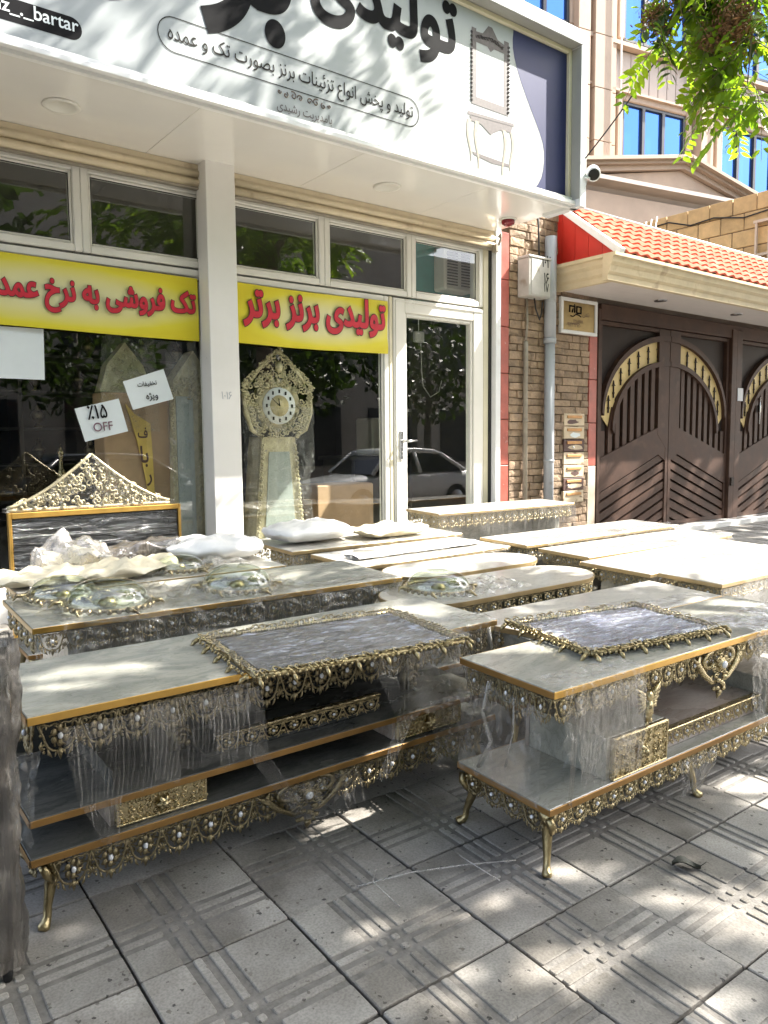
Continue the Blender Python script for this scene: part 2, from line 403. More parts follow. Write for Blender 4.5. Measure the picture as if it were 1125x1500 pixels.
def glint(t, base, normal, out):
    lw = nd(t, 'ShaderNodeLayerWeight'); lw.inputs[0].default_value = .5
    pw = nd(t, 'ShaderNodeMath', operation='POWER'); pw.inputs[1].default_value = 3.0; t.links.new(lw.outputs['Facing'], pw.inputs[0])
    ma = nd(t, 'ShaderNodeMath', operation='MULTIPLY_ADD'); ma.inputs[1].default_value = .5; ma.inputs[2].default_value = .04; t.links.new(pw.outputs[0], ma.inputs[0])
    gl = nd(t, 'ShaderNodeBsdfGlossy'); gl.inputs['Roughness'].default_value = .09; t.links.new(normal, gl.inputs['Normal'])
    mx = nd(t, 'ShaderNodeMixShader'); t.links.new(ma.outputs[0], mx.inputs[0]); t.links.new(base, mx.inputs[1]); t.links.new(gl.outputs[0], mx.inputs[2]); t.links.new(mx.outputs[0], out.inputs[0])
def film(name, scale, lo, hi, amin, amax, rough=.14, col=(.72, .70, .68), bump=.5, thick=4.0, coat=.8):
    """clear stretch film: almost transparent, glossy where it creases"""
    m, t, b = newmat(name)
    out = t.nodes['Material Output']
    v = coords(t, scale, rnd=False)
    n = nd(t, 'ShaderNodeTexNoise'); n.inputs['Scale'].default_value = thick; n.inputs['Detail'].default_value = 5; n.inputs['Roughness'].default_value = .65; n.inputs['Distortion'].default_value = .5
    t.links.new(v, n.inputs['Vector'])
    k = ramp(t, n.outputs[0], [(lo, (amin,) * 3), (hi, (amax,) * 3)])
    b.inputs['Base Color'].default_value = tuple(col) + (1,); b.inputs['Roughness'].default_value = rough; b.inputs['Specular IOR Level'].default_value = .9
    b.inputs['Coat Weight'].default_value = coat; b.inputs['Coat Roughness'].default_value = .08
    bp = nd(t, 'ShaderNodeBump'); bp.inputs['Strength'].default_value = bump; bp.inputs['Distance'].default_value = .006
    t.links.new(n.outputs[0], bp.inputs['Height']); t.links.new(bp.outputs[0], b.inputs['Normal'])
    tr = nd(t, 'ShaderNodeBsdfTransparent'); tr.inputs[0].default_value = (.97, .97, .96, 1)
    mx = nd(t, 'ShaderNodeMixShader'); t.links.new(k, mx.inputs[0]); t.links.new(tr.outputs[0], mx.inputs[1]); t.links.new(b.outputs[0], mx.inputs[2])
    glint(t, mx.outputs[0], bp.outputs[0], out)
def film_lines(name, per=.0125, amin=.04, amax=.50, col=(.62, .59, .55)):
    m, t, b = newmat(name); out = t.nodes['Material Output']
    tc = nd(t, 'ShaderNodeTexCoord')
    def nz(scale, vec, det=3):
        mp = nd(t, 'ShaderNodeMapping'); mp.inputs['Scale'].default_value = vec; t.links.new(tc.outputs['Object'], mp.inputs[0])
        n = nd(t, 'ShaderNodeTexNoise'); n.inputs['Scale'].default_value = scale; n.inputs['Detail'].default_value = det; t.links.new(mp.outputs[0], n.inputs['Vector']); return n.outputs[0]
    sp = nd(t, 'ShaderNodeSeparateXYZ'); t.links.new(tc.outputs['Object'], sp.inputs[0])
    a = nd(t, 'ShaderNodeMath', operation='ADD'); t.links.new(sp.outputs[0], a.inputs[0]); t.links.new(sp.outputs[1], a.inputs[1])
    wv = nd(t, 'ShaderNodeMath', operation='MULTIPLY_ADD'); t.links.new(nz(1, (9, 9, 2.2)), wv.inputs[0]); wv.inputs[1].default_value = .05; t.links.new(a.outputs[0], wv.inputs[2])
    f = nd(t, 'ShaderNodeMath', operation='MULTIPLY'); f.inputs[1].default_value = 2 * math.pi / per; t.links.new(wv.outputs[0], f.inputs[0])
    sn = nd(t, 'ShaderNodeMath', operation='SINE'); t.links.new(f.outputs[0], sn.inputs[0])
    ln = ramp(t, sn.outputs[0], [(.15, (0, 0, 0)), (.95, (1, 1, 1))])
    pt = ramp(t, nz(1, (60, 60, 1.2), 2), [(.35, (.12,) * 3), (.68, (1, 1, 1))])
    p2 = ramp(t, nz(1, (6, 6, 4), 4), [(.32, (.25,) * 3), (.62, (1, 1, 1))])
    mu = nd(t, 'ShaderNodeMixRGB', blend_type='MULTIPLY'); mu.inputs[0].default_value = 1; t.links.new(ln, mu.inputs[1]); t.links.new(pt, mu.inputs[2])
    m2 = nd(t, 'ShaderNodeMixRGB', blend_type='MULTIPLY'); m2.inputs[0].default_value = 1; t.links.new(mu.outputs[0], m2.inputs[1]); t.links.new(p2, m2.inputs[2])
    mr = nd(t, 'ShaderNodeMapRange'); mr.inputs[3].default_value = amin; mr.inputs[4].default_value = amax; t.links.new(m2.outputs[0], mr.inputs[0])
    b.inputs['Base Color'].default_value = tuple(col) + (1,); b.inputs['Roughness'].default_value = .16; b.inputs['Specular IOR Level'].default_value = .9; b.inputs['Coat Weight'].default_value = .6; b.inputs['Coat Roughness'].default_value = .08
    bp = nd(t, 'ShaderNodeBump'); bp.inputs['Strength'].default_value = .5; bp.inputs['Distance'].default_value = .004; t.links.new(m2.outputs[0], bp.inputs['Height']); t.links.new(bp.outputs[0], b.inputs['Normal'])
    tr = nd(t, 'ShaderNodeBsdfTransparent'); tr.inputs[0].default_value = (.96, .955, .945, 1)
    mx = nd(t, 'ShaderNodeMixShader'); t.links.new(mr.outputs[0], mx.inputs[0]); t.links.new(tr.outputs[0], mx.inputs[1]); t.links.new(b.outputs[0], mx.inputs[2]); glint(t, mx.outputs[0], bp.outputs[0], out)
film_lines('film_streak')
film('film_soft', (9, 9, 6), .50, .70, .05, .42, col=(.60, .57, .54), bump=1.0)
film('film_lump', (6, 6, 6), .38, .70, .22, .72, col=(.60, .57, .54))
film('film_dark', (13, 13, 1.6), .40, .66, .45, .95, rough=.10, col=(.13, .115, .10), bump=1.0, coat=.8)
film('film_clear', (11, 11, 11), .54, .72, .03, .42, bump=1.0)

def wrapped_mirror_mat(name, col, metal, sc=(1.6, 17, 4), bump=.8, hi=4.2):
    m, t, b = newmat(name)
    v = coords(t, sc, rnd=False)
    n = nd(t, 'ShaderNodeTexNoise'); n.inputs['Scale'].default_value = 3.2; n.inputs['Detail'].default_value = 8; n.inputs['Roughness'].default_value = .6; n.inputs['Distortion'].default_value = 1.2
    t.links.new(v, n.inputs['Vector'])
    c = ramp(t, n.outputs[0], [(.36, tuple(x * .3 for x in col)), (.5, col), (.56, tuple(min(1, x * 1.8) for x in col)), (.64, tuple(min(1, x * hi) for x in col))])  # crease highlights and reflections put into the colour as light and dark streaks
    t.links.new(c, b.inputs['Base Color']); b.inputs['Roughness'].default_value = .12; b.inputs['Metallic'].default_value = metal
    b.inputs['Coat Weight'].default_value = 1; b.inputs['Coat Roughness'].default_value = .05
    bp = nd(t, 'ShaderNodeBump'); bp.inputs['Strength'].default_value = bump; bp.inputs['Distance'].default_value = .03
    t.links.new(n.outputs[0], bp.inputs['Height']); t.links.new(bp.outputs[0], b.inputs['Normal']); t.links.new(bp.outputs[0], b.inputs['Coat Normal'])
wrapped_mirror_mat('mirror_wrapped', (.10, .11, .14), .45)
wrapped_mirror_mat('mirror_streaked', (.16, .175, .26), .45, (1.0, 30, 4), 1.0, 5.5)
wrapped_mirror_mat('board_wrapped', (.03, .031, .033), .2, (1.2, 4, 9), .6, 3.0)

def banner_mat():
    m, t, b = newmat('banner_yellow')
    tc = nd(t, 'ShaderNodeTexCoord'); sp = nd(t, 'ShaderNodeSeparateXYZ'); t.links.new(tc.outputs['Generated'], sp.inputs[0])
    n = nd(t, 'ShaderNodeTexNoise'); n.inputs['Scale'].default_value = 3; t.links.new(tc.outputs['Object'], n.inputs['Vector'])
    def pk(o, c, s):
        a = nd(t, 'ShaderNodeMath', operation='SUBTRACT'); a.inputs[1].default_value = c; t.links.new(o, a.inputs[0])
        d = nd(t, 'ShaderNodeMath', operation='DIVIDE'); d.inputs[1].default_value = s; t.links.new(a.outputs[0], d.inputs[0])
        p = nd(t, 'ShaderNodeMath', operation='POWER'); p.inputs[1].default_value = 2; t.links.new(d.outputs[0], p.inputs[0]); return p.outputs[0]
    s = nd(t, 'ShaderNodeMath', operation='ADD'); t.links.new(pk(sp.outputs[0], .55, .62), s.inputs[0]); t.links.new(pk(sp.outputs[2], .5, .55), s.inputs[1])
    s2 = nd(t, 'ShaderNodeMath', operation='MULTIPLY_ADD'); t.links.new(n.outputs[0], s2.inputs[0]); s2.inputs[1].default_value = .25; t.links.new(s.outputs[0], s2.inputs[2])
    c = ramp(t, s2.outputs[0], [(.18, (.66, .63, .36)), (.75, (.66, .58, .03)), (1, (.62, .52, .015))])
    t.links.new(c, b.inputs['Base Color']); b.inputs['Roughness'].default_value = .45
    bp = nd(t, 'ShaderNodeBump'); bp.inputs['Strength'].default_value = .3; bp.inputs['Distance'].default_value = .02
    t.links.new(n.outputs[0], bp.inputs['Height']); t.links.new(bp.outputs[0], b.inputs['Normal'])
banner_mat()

def leaf_mat(name, c0, c1, tr):
    m, t, b = newmat(name)
    out = t.nodes['Material Output']; v = coords(t)
    n = nd(t, 'ShaderNodeTexNoise'); n.inputs['Scale'].default_value = 2.5; n.inputs['Detail'].default_value = 3; t.links.new(v, n.inputs['Vector'])
    c = ramp(t, n.outputs[0], [(.35, c0), (.65, c1)])
    t.links.new(c, b.inputs['Base Color']); b.inputs['Roughness'].default_value = .42
    tl = nd(t, 'ShaderNodeBsdfTranslucent'); mu = nd(t, 'ShaderNodeMixRGB', blend_type='MULTIPLY'); mu.inputs[0].default_value = 1
    t.links.new(c, mu.inputs[1]); mu.inputs[2].default_value = (2.6, 2.9, .9, 1); t.links.new(mu.outputs[0], tl.inputs[0])
    mx = nd(t, 'ShaderNodeMixShader'); mx.inputs[0].default_value = tr
    t.links.new(b.outputs[0], mx.inputs[1]); t.links.new(tl.outputs[0], mx.inputs[2]); t.links.new(mx.outputs[0], out.inputs[0])
leaf_mat('leaf', (.065, .115, .014), (.13, .18, .02), .58)
leaf_mat('leaf_dark', (.022, .042, .012), (.042, .068, .016), .22)
P('leaf_dry', (.03, .032, .02), .6, var=.3)

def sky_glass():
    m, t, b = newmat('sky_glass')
    b.inputs['Base Color'].default_value = (.06, .17, .52, 1); b.inputs['Metallic'].default_value = .7; b.inputs['Roughness'].default_value = .05  # blue of the reflected sky put into the base colour
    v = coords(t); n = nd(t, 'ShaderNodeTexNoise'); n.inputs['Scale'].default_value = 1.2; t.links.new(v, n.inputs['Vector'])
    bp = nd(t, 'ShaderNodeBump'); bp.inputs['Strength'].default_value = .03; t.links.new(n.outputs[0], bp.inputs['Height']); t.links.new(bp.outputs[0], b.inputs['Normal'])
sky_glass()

# ------------------------------------------------------------------ lettering
FORMS = {  # letter: isolated, final, initial, medial presentation forms
 'ا': 'ﺍﺎﺍﺎ', 'ب': 'ﺏﺐﺑﺒ', 'پ': 'ﭖﭗﭘﭙ', 'ت': 'ﺕﺖﺗﺘ', 'خ': 'ﺥﺦﺧﺨ', 'د': 'ﺩﺪﺩﺪ', 'ر': 'ﺭﺮﺭﺮ', 'ز': 'ﺯﺰﺯﺰ', 'ژ': 'ﮊﮋﮊﮋ',
 'ش': 'ﺵﺶﺷﺸ', 'ص': 'ﺹﺺﺻﺼ', 'ع': 'ﻉﻊﻋﻌ', 'ف': 'ﻑﻒﻓﻔ', 'ک': 'ﮎﮏﮐﮑ', 'ل': 'ﻝﻞﻟﻠ', 'م': 'ﻡﻢﻣﻤ', 'ن': 'ﻥﻦﻧﻨ', 'و': 'ﻭﻮﻭﻮ',
 'ه': 'ﻩﻪﻫﻬ', 'ی': 'ﯼﯽﯾﯿ', 'ئ': 'ﺉﺊﺋﺌ', 'س': 'ﺱﺲﺳﺴ', 'ض': 'ﺽﺾﺿﻀ'}
NOJOIN = set('ادرزژو')
def shape(t):
    out = []
    for i, c in enumerate(t):
        if c not in FORMS: out.append(c); continue
        prv = i > 0 and t[i - 1] in FORMS and t[i - 1] not in NOJOIN
        nxt = i + 1 < len(t) and t[i + 1] in FORMS and c not in NOJOIN
        k = (1 if prv else 0) + (2 if nxt else 0); out.append(FORMS[c][k] if k else c)
    return ''.join(out[::-1])
def text_mesh(body, offset=0.0):
    """letters as one flat mesh: contours are merged with a non-zero winding fill, so joined letters never overlap"""
    import numpy as np
    from mathutils.geometry import delaunay_2d_cdt, interpolate_bezier
    cu = bpy.data.curves.new('t', 'FONT'); cu.body = body; cu.size = 1
    o = bpy.data.objects.new('t', cu); COL.objects.link(o)
    bpy.context.view_layer.update()
    cv = o.to_curve(bpy.context.evaluated_depsgraph_get())
    loops = []
    for sp in cv.splines:
        p = []
        if sp.type == 'BEZIER':
            bp = sp.bezier_points; n = len(bp)
            for i in range(n):
                a_, b_ = bp[i], bp[(i + 1) % n]
                straight = (a_.handle_right - a_.co).length < 1e-5 and (b_.handle_left - b_.co).length < 1e-5
                p += [Vector((v.x, v.y)) for v in interpolate_bezier(a_.co, a_.handle_right, b_.handle_left, b_.co, 2 if straight else 6)[:-1]]
        else: p = [Vector((q.co.x, q.co.y)) for q in sp.points]
        q = [v for i, v in enumerate(p) if (v - p[i - 1]).length > 1e-4]
        if len(q) > 2: loops.append(q)
    o.to_curve_clear(); bpy.data.objects.remove(o); bpy.data.curves.remove(cu)
    area = lambda l: sum(l[i - 1].x * l[i].y - l[i].x * l[i - 1].y for i in range(len(l)))
    sg_ = 1 if sum(area(l) for l in loops) > 0 else -1
    if offset:
        new = []
        for l in loops:
            k = len(l); r = []
            for i in range(k):
                d1 = (l[i] - l[i - 1]).normalized(); d2 = (l[(i + 1) % k] - l[i]).normalized(); t_ = d1 + d2
                t_ = t_.normalized() if t_.length > .2 else d1
                c = max(.55, t_.dot(d1)); r.append(l[i] + Vector((t_.y, -t_.x)) * (sg_ * offset / c))
            new.append(r)
        loops = new
    vs = []; es = []
    for l in loops:
        b_ = len(vs); vs += l; es += [(b_ + i, b_ + (i + 1) % len(l)) for i in range(len(l))]
    V, E_, F_, *_ = delaunay_2d_cdt(vs, es, [], 0, 1e-5)
    A_ = np.array([l[i - 1] for l in loops for i in range(len(l))]); B_ = np.array([l[i] for l in loops for i in range(len(l))])
    keep = []
    for f in F_:
        c = sum((V[i] for i in f), Vector((0, 0))) / len(f)
        up_ = (A_[:, 1] <= c.y) & (B_[:, 1] > c.y); dn = (A_[:, 1] > c.y) & (B_[:, 1] <= c.y)
        cr = (B_[:, 0] - A_[:, 0]) * (c.y - A_[:, 1]) - (c.x - A_[:, 0]) * (B_[:, 1] - A_[:, 1])
        wn = int((up_ & (cr > 0)).sum()) - int((dn & (cr < 0)).sum())
        if wn * sg_ > 0: keep.append(tuple(f))
    me = bpy.data.meshes.new('letters'); me.from_pydata([(v.x, v.y, 0) for v in V], [], keep)
    bm = bmesh.new(); bm.from_mesh(me); bmesh.ops.delete(bm, geom=[v for v in bm.verts if not v.link_faces], context='VERTS'); bm.to_mesh(me); bm.free()
    return me
def lettering(name, body, mat, parent, x0, x1, zb, y, offset=0.0, vscale=1.0, ref=None, rotz=0.0, fa=True, size=None, anchor='l'):
    """flat printed letters in a plane of constant y, fitted from x0 to x1 with their baseline at zb"""
    body = shape(body) if fa else body
    me = text_mesh(body, offset)
    rm = text_mesh(body, 0.0) if offset else me
    xs = [v.co.x for v in rm.vertices]
    k = (x1 - x0) / (max(xs) - min(xs)) if size is None else size
    ox = x0 - min(xs) * k if size is None or anchor == 'l' else x1 - max(xs) * k
    bm = bmesh.new(); bm.from_mesh(me)
    cx, cz = (x0 + x1) / 2, zb
    for v in bm.verts:
        X = ox + v.co.x * k; Z = zb + v.co.y * k * vscale; d = 0
        if rotz:
            dx, dz = X - cx, Z - cz; X = cx + dx * math.cos(rotz) - dz * math.sin(rotz); Z = cz + dx * math.sin(rotz) + dz * math.cos(rotz)
        v.co = (X, y - d, Z)
    bmesh.ops.recalc_face_normals(bm, faces=bm.faces); bm.to_mesh(me); bm.free(); me.materials.clear(); me.materials.append(M[mat])
    return link(name, me, parent)
# ================================================================== ground
TILT = math.atan(SLOPE)
FY = 5.3                                  # plane of the shop front
mb = MB(); mb.add([(-400, -400, -.6), (400, -400, -.6), (400, 400, -.6), (-400, 400, -.6)], [(0, 1, 2, 3)])
struct(mb.build('ground', 'earth'))
KY = -1.5
mb = MB(); mb.add([(-40, -11, -.24), (60, -11, -.24), (60, KY - .12, -.24), (-40, KY - .12, -.24)], [(0, 1, 2, 3)])
struct(mb.build('road', 'asphalt'))
mb = MB(); mb.add([(-40, KY, gz(KY) - .012), (60, KY, gz(KY) - .012), (60, 8, gz(8) - .012), (-40, 8, gz(8) - .012)], [(0, 1, 2, 3)])
pavement = struct(mb.build('pavement', 'joint'))
kerb = None
for i in range(26):
    mb = MB(); mb.box(-12 + i * 1.0, -12 + i * 1.0 + .985, KY - .14, KY - .003, -.3, gz(KY) + .004, 0, .012)
    o = mb.build('kerbstone', 'kerb')
    if kerb is None: kerb = struct(bpy.data.objects.new('kerb', None)); COL.objects.link(kerb)
    o.parent = kerb
mb = MB(); mb.box(-40, 60, -14, -11, -.5, -.1); struct(mb.build('far_pavement', 'kerb'))

# cast cement tiles: each has its pads and two pairs of bars crossing
TS = .40
def tile_mesh():
    mb = MB(); g = .0040
    mb.box(g, TS - g, g, TS - g, -.03, -.0042, 1)
    cut = [(.004, .478), (.516, .580), (.618, .682), (.720, .996)]
    for a0, a1 in cut:
        for b0, b1 in cut:
            x0, x1, y0, y1 = a0 * TS + g * .4, a1 * TS - g * .4, b0 * TS + g * .4, b1 * TS - g * .4
            c = .0035; r = .006
            def ring(i, z):
                q = min(r, (x1 - x0) * .3); p = []
                for cx, cy, s0 in ((x0 + q, y0 + q, 180), (x1 - q, y0 + q, 270), (x1 - q, y1 - q, 0), (x0 + q, y1 - q, 90)):
                    for k in (0, 45, 90):
                        a = R(s0 + k); p.append((cx + (q - i) * math.cos(a), cy + (q - i) * math.sin(a), z))
                return p
            n = 12; vs = ring(0, -.006) + ring(.0005, -.0022) + ring(.0028, 0)
            fs = [(k * n + j, k * n + (j + 1) % n, (k + 1) * n + (j + 1) % n, (k + 1) * n + j) for k in range(2) for j in range(n)] + [tuple(range(2 * n, 3 * n))]
            mb.add(vs, fs, 0)
    return mb.mesh('tile', ['terrazzo', 'groove'], fix=False)
tm = tile_mesh()
TA = R(-0.9)                               # the paving lies a degree off the shop front
e1 = Vector((math.cos(TA), math.sin(TA))); e2 = Vector((-math.sin(TA), math.cos(TA)))
T0 = Vector((.563, 1.678))
rng = random.Random(3)
cand = []
for i in range(-8, 36):
    for j in range(-9, 12):
        p = T0 + e1 * (i * TS) + e2 * (j * TS); c = p + e1 * (TS / 2) + e2 * (TS / 2)
        if c.y > 5.5 or c.y < KY + .2: continue
        d = math.hypot(c.x, c.y); ang = math.atan2(c.y, c.x) if d > .01 else 0
        fwd = c.x * math.cos(YAW) + c.y * math.sin(YAW)
        lat = c.x * math.sin(YAW) - c.y * math.cos(YAW)
        vis = fwd > .9 and abs(lat) < fwd * .56 + .35 and not (c.x < 5 and c.y > 2.2 and c.y < 5.0 and c.x > .6 and not c.x > 3.2)
        cand.append((not vis, d, p, rng.randrange(4), i, j))
cand.sort(key=lambda q: (q[0], q[1]))
rest = MB()
for n_, (nv, d, p, rot, i, j) in enumerate(cand):
    c = p + e1 * (TS / 2) + e2 * (TS / 2)
    jit = rng.uniform(-.0028, .0028)
    if n_ < 290 and not nv:
        o = link('tile', tm, pavement)
        Mx = Matrix.Translation((c.x, c.y, gz(c.y) + jit)) @ Matrix.Rotation(TILT, 4, 'X') @ Matrix.Rotation(rng.uniform(-.008, .008), 4, 'Y') @ Matrix.Rotation(TA + rot * math.pi / 2 + rng.uniform(-.004, .004), 4, 'Z') @ Matrix.Translation((-TS / 2, -TS / 2, 0))
        o.matrix_basis = Mx
    else:
        q = [p, p + e1 * TS, p + e1 * TS + e2 * TS, p + e2 * TS]
        ins = [c + (a - c) * .985 for a in q]
        rest.add([(a.x, a.y, gz(a.y) - .02) for a in ins] + [(a.x, a.y, gz(a.y) - .002) for a in ins],
                 [(0, 1, 5, 4), (1, 2, 6, 5), (2, 3, 7, 6), (3, 0, 4, 7), (4, 5, 6, 7)])
stuff(rest.build('far_tiles', 'terrazzo', pavement, fix=False))

# ================================================================== shop building
shop = thing('shop_building', 'white panelled shop front with roller shutters and large display windows', 'shop', (0, FY, .18))
_SH = Vector((0, FY, .18))
def sh(mb, name, mat, parent=shop):        # world-space mesh parented under the shop
    o = mb.build(name, mat, parent)
    o.matrix_parent_inverse = Matrix.Translation(-_SH) if parent is shop else Matrix()
    return o
SZ = 3.27; SF = 4.31; SX0, SX1 = -1.6, 5.40
# pillar between the two windows
mb = MB(); mb.box(2.415, 2.64, 5.14, 5.303, .16, SZ + .1, 0, .004); sh(mb, 'pillar', 'pillar_white')
mb = MB(); mb.box(2.51, 2.555, 5.304, 5.42, .16, SZ, 0); sh(mb, 'pillar_core', 'seal')
mb = MB(); mb.box(5.405, 5.472, 5.24, 5.6, .16, SZ + .1, 0, .004); sh(mb, 'end_post', 'frame_white')
mb = MB(); mb.box(5.372, 5.404, 5.30, 5.5, .16, SZ, 0); sh(mb, 'end_post_gap', 'seal')
mb = MB(); mb.box(-.1, .13, 5.14, 5.62, .16, SZ + .1, 0, .004); sh(mb, 'pillar', 'pillar_white')
# soffit of glossy panels
soff = MB(); soff.box(SX0, SX1, SF + .012, 5.62, SZ + .012, SZ + .05); soffit = sh(soff, 'soffit', 'soffit_seam')
xs = [SX0, -.36, .84, 2.04, 3.24, 4.44, SX1]
for a, b in zip(xs, xs[1:]):
    mb = MB(); mb.box(a + .0015, b - .0015, SF, 5.30, SZ, SZ + .012, 0, .001); mb.build('panel', 'white_panel', soffit)
mb = MB(); mb.prism([(SF - .022, SZ - .03), (SF + .012, SZ - .03), (SF + .012, SZ + .055), (SF - .022, SZ + .055)], 'x', SX0, SX1); sh(mb, 'soffit_edge', 'trim_white')
# roller shutter boxes with the lowest slats showing
def shutter(x0, x1):
    mb = MB(); mb.box(x0, x1, 5.26, 5.5, 3.205, SZ - .002); s_ = sh(mb, 'shutter_box', 'shutter')
    for k in range(2):
        z0 = 3.115 + k * .062
        prof = [(5.262 - .024 * math.sin(math.pi * t / 6), z0 + .058 * t / 6) for t in range(7)] + [(5.30, z0 + .058), (5.30, z0)]
        mb = MB(); mb.prism(prof[::-1], 'x', x0 + .004, x1 - .004, 0, True); mb.build('slat', 'shutter', s_)
    mb = MB(); mb.box(x0, x1, 5.258, 5.30, 3.098, 3.113, 0, .003); mb.build('bottom_bar', 'conduit', s_)
shutter(.13, 2.44); shutter(2.64, 5.40)
mb = MB(); mb.box(5.36, 5.40, 5.20, 5.258, 3.07, 3.14, 0, .004); mb.tube([(5.40, 5.21, 3.13), (5.41, 5.19, 3.19), (5.40, 5.18, 3.24), (5.385, 5.19, 3.2)], .012, 5); sh(mb, 'shutter_lock', 'conduit')
# windows ----------------------------------------------------------------
def bar(mb, x0, x1, z0, z1, y0=5.31, y1=5.38, c=.006): mb.box(x0, x1, y0, y1, z0, z1, 0, c)
def pane(x0, x1, z0, z1, parent, y=5.345):
    mb = MB(); mb.add([(x0, y, z0), (x1, y, z0), (x1, y, z1), (x0, y, z1)], [(0, 1, 2, 3)])
    return mb.build('pane', 'shop_glass', parent, fix=False)
def window(x0, x1, z0, z1, fw=.05, step=.018):
    mb = MB()
    bar(mb, x0, x0 + fw, z0, z1); bar(mb, x1 - fw, x1, z0, z1); bar(mb, x0 + fw, x1 - fw, z0, z0 + fw, 5.312); bar(mb, x0 + fw, x1 - fw, z1 - fw, z1, 5.312)
    a, b, c, d = x0 + fw, x1 - fw, z0 + fw, z1 - fw
    bar(mb, a, a + step, c, d, 5.328); bar(mb, b - step, b, c, d, 5.328); bar(mb, a + step, b - step, c, c + step, 5.329); bar(mb, a + step, b - step, d - step, d, 5.329)
    f = sh(mb, 'window', 'upvc')
    pane(a + step * .6, b - step * .6, c + step * .6, d - step * .6, f)
    mb = MB(); e = step
    for q in ((a + e, a + e + .006, c + e, d - e), (b - e - .006, b - e, c + e, d - e), (a + e, b - e, c + e, c + e + .006), (a + e, b - e, d - e - .006, d - e)):
        mb.box(q[0], q[1], 5.338, 5.342, q[2], q[3])
    mb.build('seal', 'seal', f)
    return f
window(.13, 1.61, 2.565, 3.13); window(1.612, 2.508, 2.565, 3.13)
window(.13, 2.508, .40, 2.55)
window(2.557, 3.51, 2.565, 3.13); window(3.512, 4.42, 2.565, 3.13); window(4.422, 5.30, 2.565, 3.13)
window(2.557, 4.16, .40, 2.55)
mb = MB(); bar(mb, 5.302, 5.37, .2, 3.12, 5.305); bar(mb, 4.162, 4.20, .2, 2.55, 5.306); sh(mb, 'door_frame', 'upvc_cream')
mb = MB(); mb.box(.13, 5.40, 5.25, 5.6, .14, .398, 0, .006); sh(mb, 'threshold', 'white_panel')
# door -------------------------------------------------------------------
mb = MB(); DX0, DX1, DZ0, DZ1 = 4.205, 5.298, .40, 2.545
bar(mb, DX0, DX0 + .13, DZ0, DZ1, 5.30); bar(mb, DX1 - .13, DX1, DZ0, DZ1, 5.30); bar(mb, DX0 + .13, DX1 - .13, DZ1 - .12, DZ1, 5.302); bar(mb, DX0 + .13, DX1 - .13, DZ0, DZ0 + .16, 5.302)
for q in ((DX0 + .13, DX0 + .16, DZ0 + .16, DZ1 - .12), (DX1 - .16, DX1 - .13, DZ0 + .16, DZ1 - .12)): bar(mb, *q, 5.315)
bar(mb, DX0 + .16, DX1 - .16, DZ1 - .15, DZ1 - .12, 5.316); bar(mb, DX0 + .16, DX1 - .16, DZ0 + .16, DZ0 + .19, 5.316)
for q in ((DX0 + .02, DX0 + .03, DZ0, DZ1 - .03), (DX0 + .02, DX1 - .02, DZ1 - .032, DZ1 - .022)): mb.box(q[0], q[1], 5.292, 5.302, q[2], q[3])
door = sh(mb, 'door', 'upvc')
pane(DX0 + .15, DX1 - .15, DZ0 + .18, DZ1 - .14, door)
mb = MB(); mb.box(4.262, 4.302, 5.288, 5.302, 1.14, 1.40, 0, .008); mb.tube([(4.282, 5.29, 1.305), (4.282, 5.235, 1.305), (4.30, 5.228, 1.306), (4.40, 5.228, 1.31)], .011, 8); mb.box(4.274, 4.290, 5.28, 5.29, 1.18, 1.215, 0, .003)
mb.build('handle', 'chrome', door)
# interior ---------------------------------------------------------------
mb = MB(); mb.box(-1.6, 6.9, 5.62, 10.2, .2, .39); sh(mb, 'shop_floor', 'shop_floor')
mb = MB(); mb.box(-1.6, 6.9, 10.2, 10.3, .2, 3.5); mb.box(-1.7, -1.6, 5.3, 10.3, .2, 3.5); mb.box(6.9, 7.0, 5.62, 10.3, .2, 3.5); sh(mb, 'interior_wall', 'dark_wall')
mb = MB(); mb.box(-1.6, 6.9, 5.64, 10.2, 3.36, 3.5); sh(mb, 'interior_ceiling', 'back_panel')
mb = MB(); mb.box(-1.6, 5.5, 5.5, 9.5, 3.5, 9.0); sh(mb, 'upper_storey', 'beige_pale')
mb = MB(); mb.box(4.95, 6.88, 5.96, 6.0, 2.62, 3.34); mb.box(5.5, 6.88, 6.62, 6.66, .4, 2.6, 1); sh(mb, 'partition', ['turquoise', 'back_panel'])

# ================================================================== shop sign
sign = thing('shop_sign', 'long white lightbox sign with black lettering above the shop', 'sign', (2, 4.33, SZ))
_S2 = Vector((2, 4.33, SZ))
def sg(mb, name, mat, parent=sign):
    o = mb.build(name, mat, parent)
    if parent is sign: o.matrix_parent_inverse = Matrix.Translation(-_S2)
    return o
PY = 4.33; PZ0, PZ1 = 3.325, 4.475; PX1 = 5.285
mb = MB(); mb.box(SX0, PX1, PY, PY + .05, PZ0, PZ1); sg(mb, 'sign_face', 'sign_face')
mb = MB()   # inner bezel
mb.box(PX1, PX1 + .035, PY - .03, PY + .06, PZ0 - .03, PZ1 + .035, 0, .004); mb.box(SX0, PX1, PY - .028, PY + .06, PZ1, PZ1 + .035, 0, .004); mb.box(SX0, PX1, PY - .026, PY + .06, PZ0 - .022, PZ0, 0, .004)
sg(mb, 'bezel', 'upvc_cream')
mb = MB()
mb.box(5.322, 5.40, 4.205, SF + .30, 3.24, 4.512, 0, .003); sg(mb, 'side_frame', 'frame_white')
mb = MB(); mb.box(SX0, 5.40, 4.203, SF + .30, 4.515, 4.625, 0, .003); sg(mb, 'top_frame', 'frame_white')
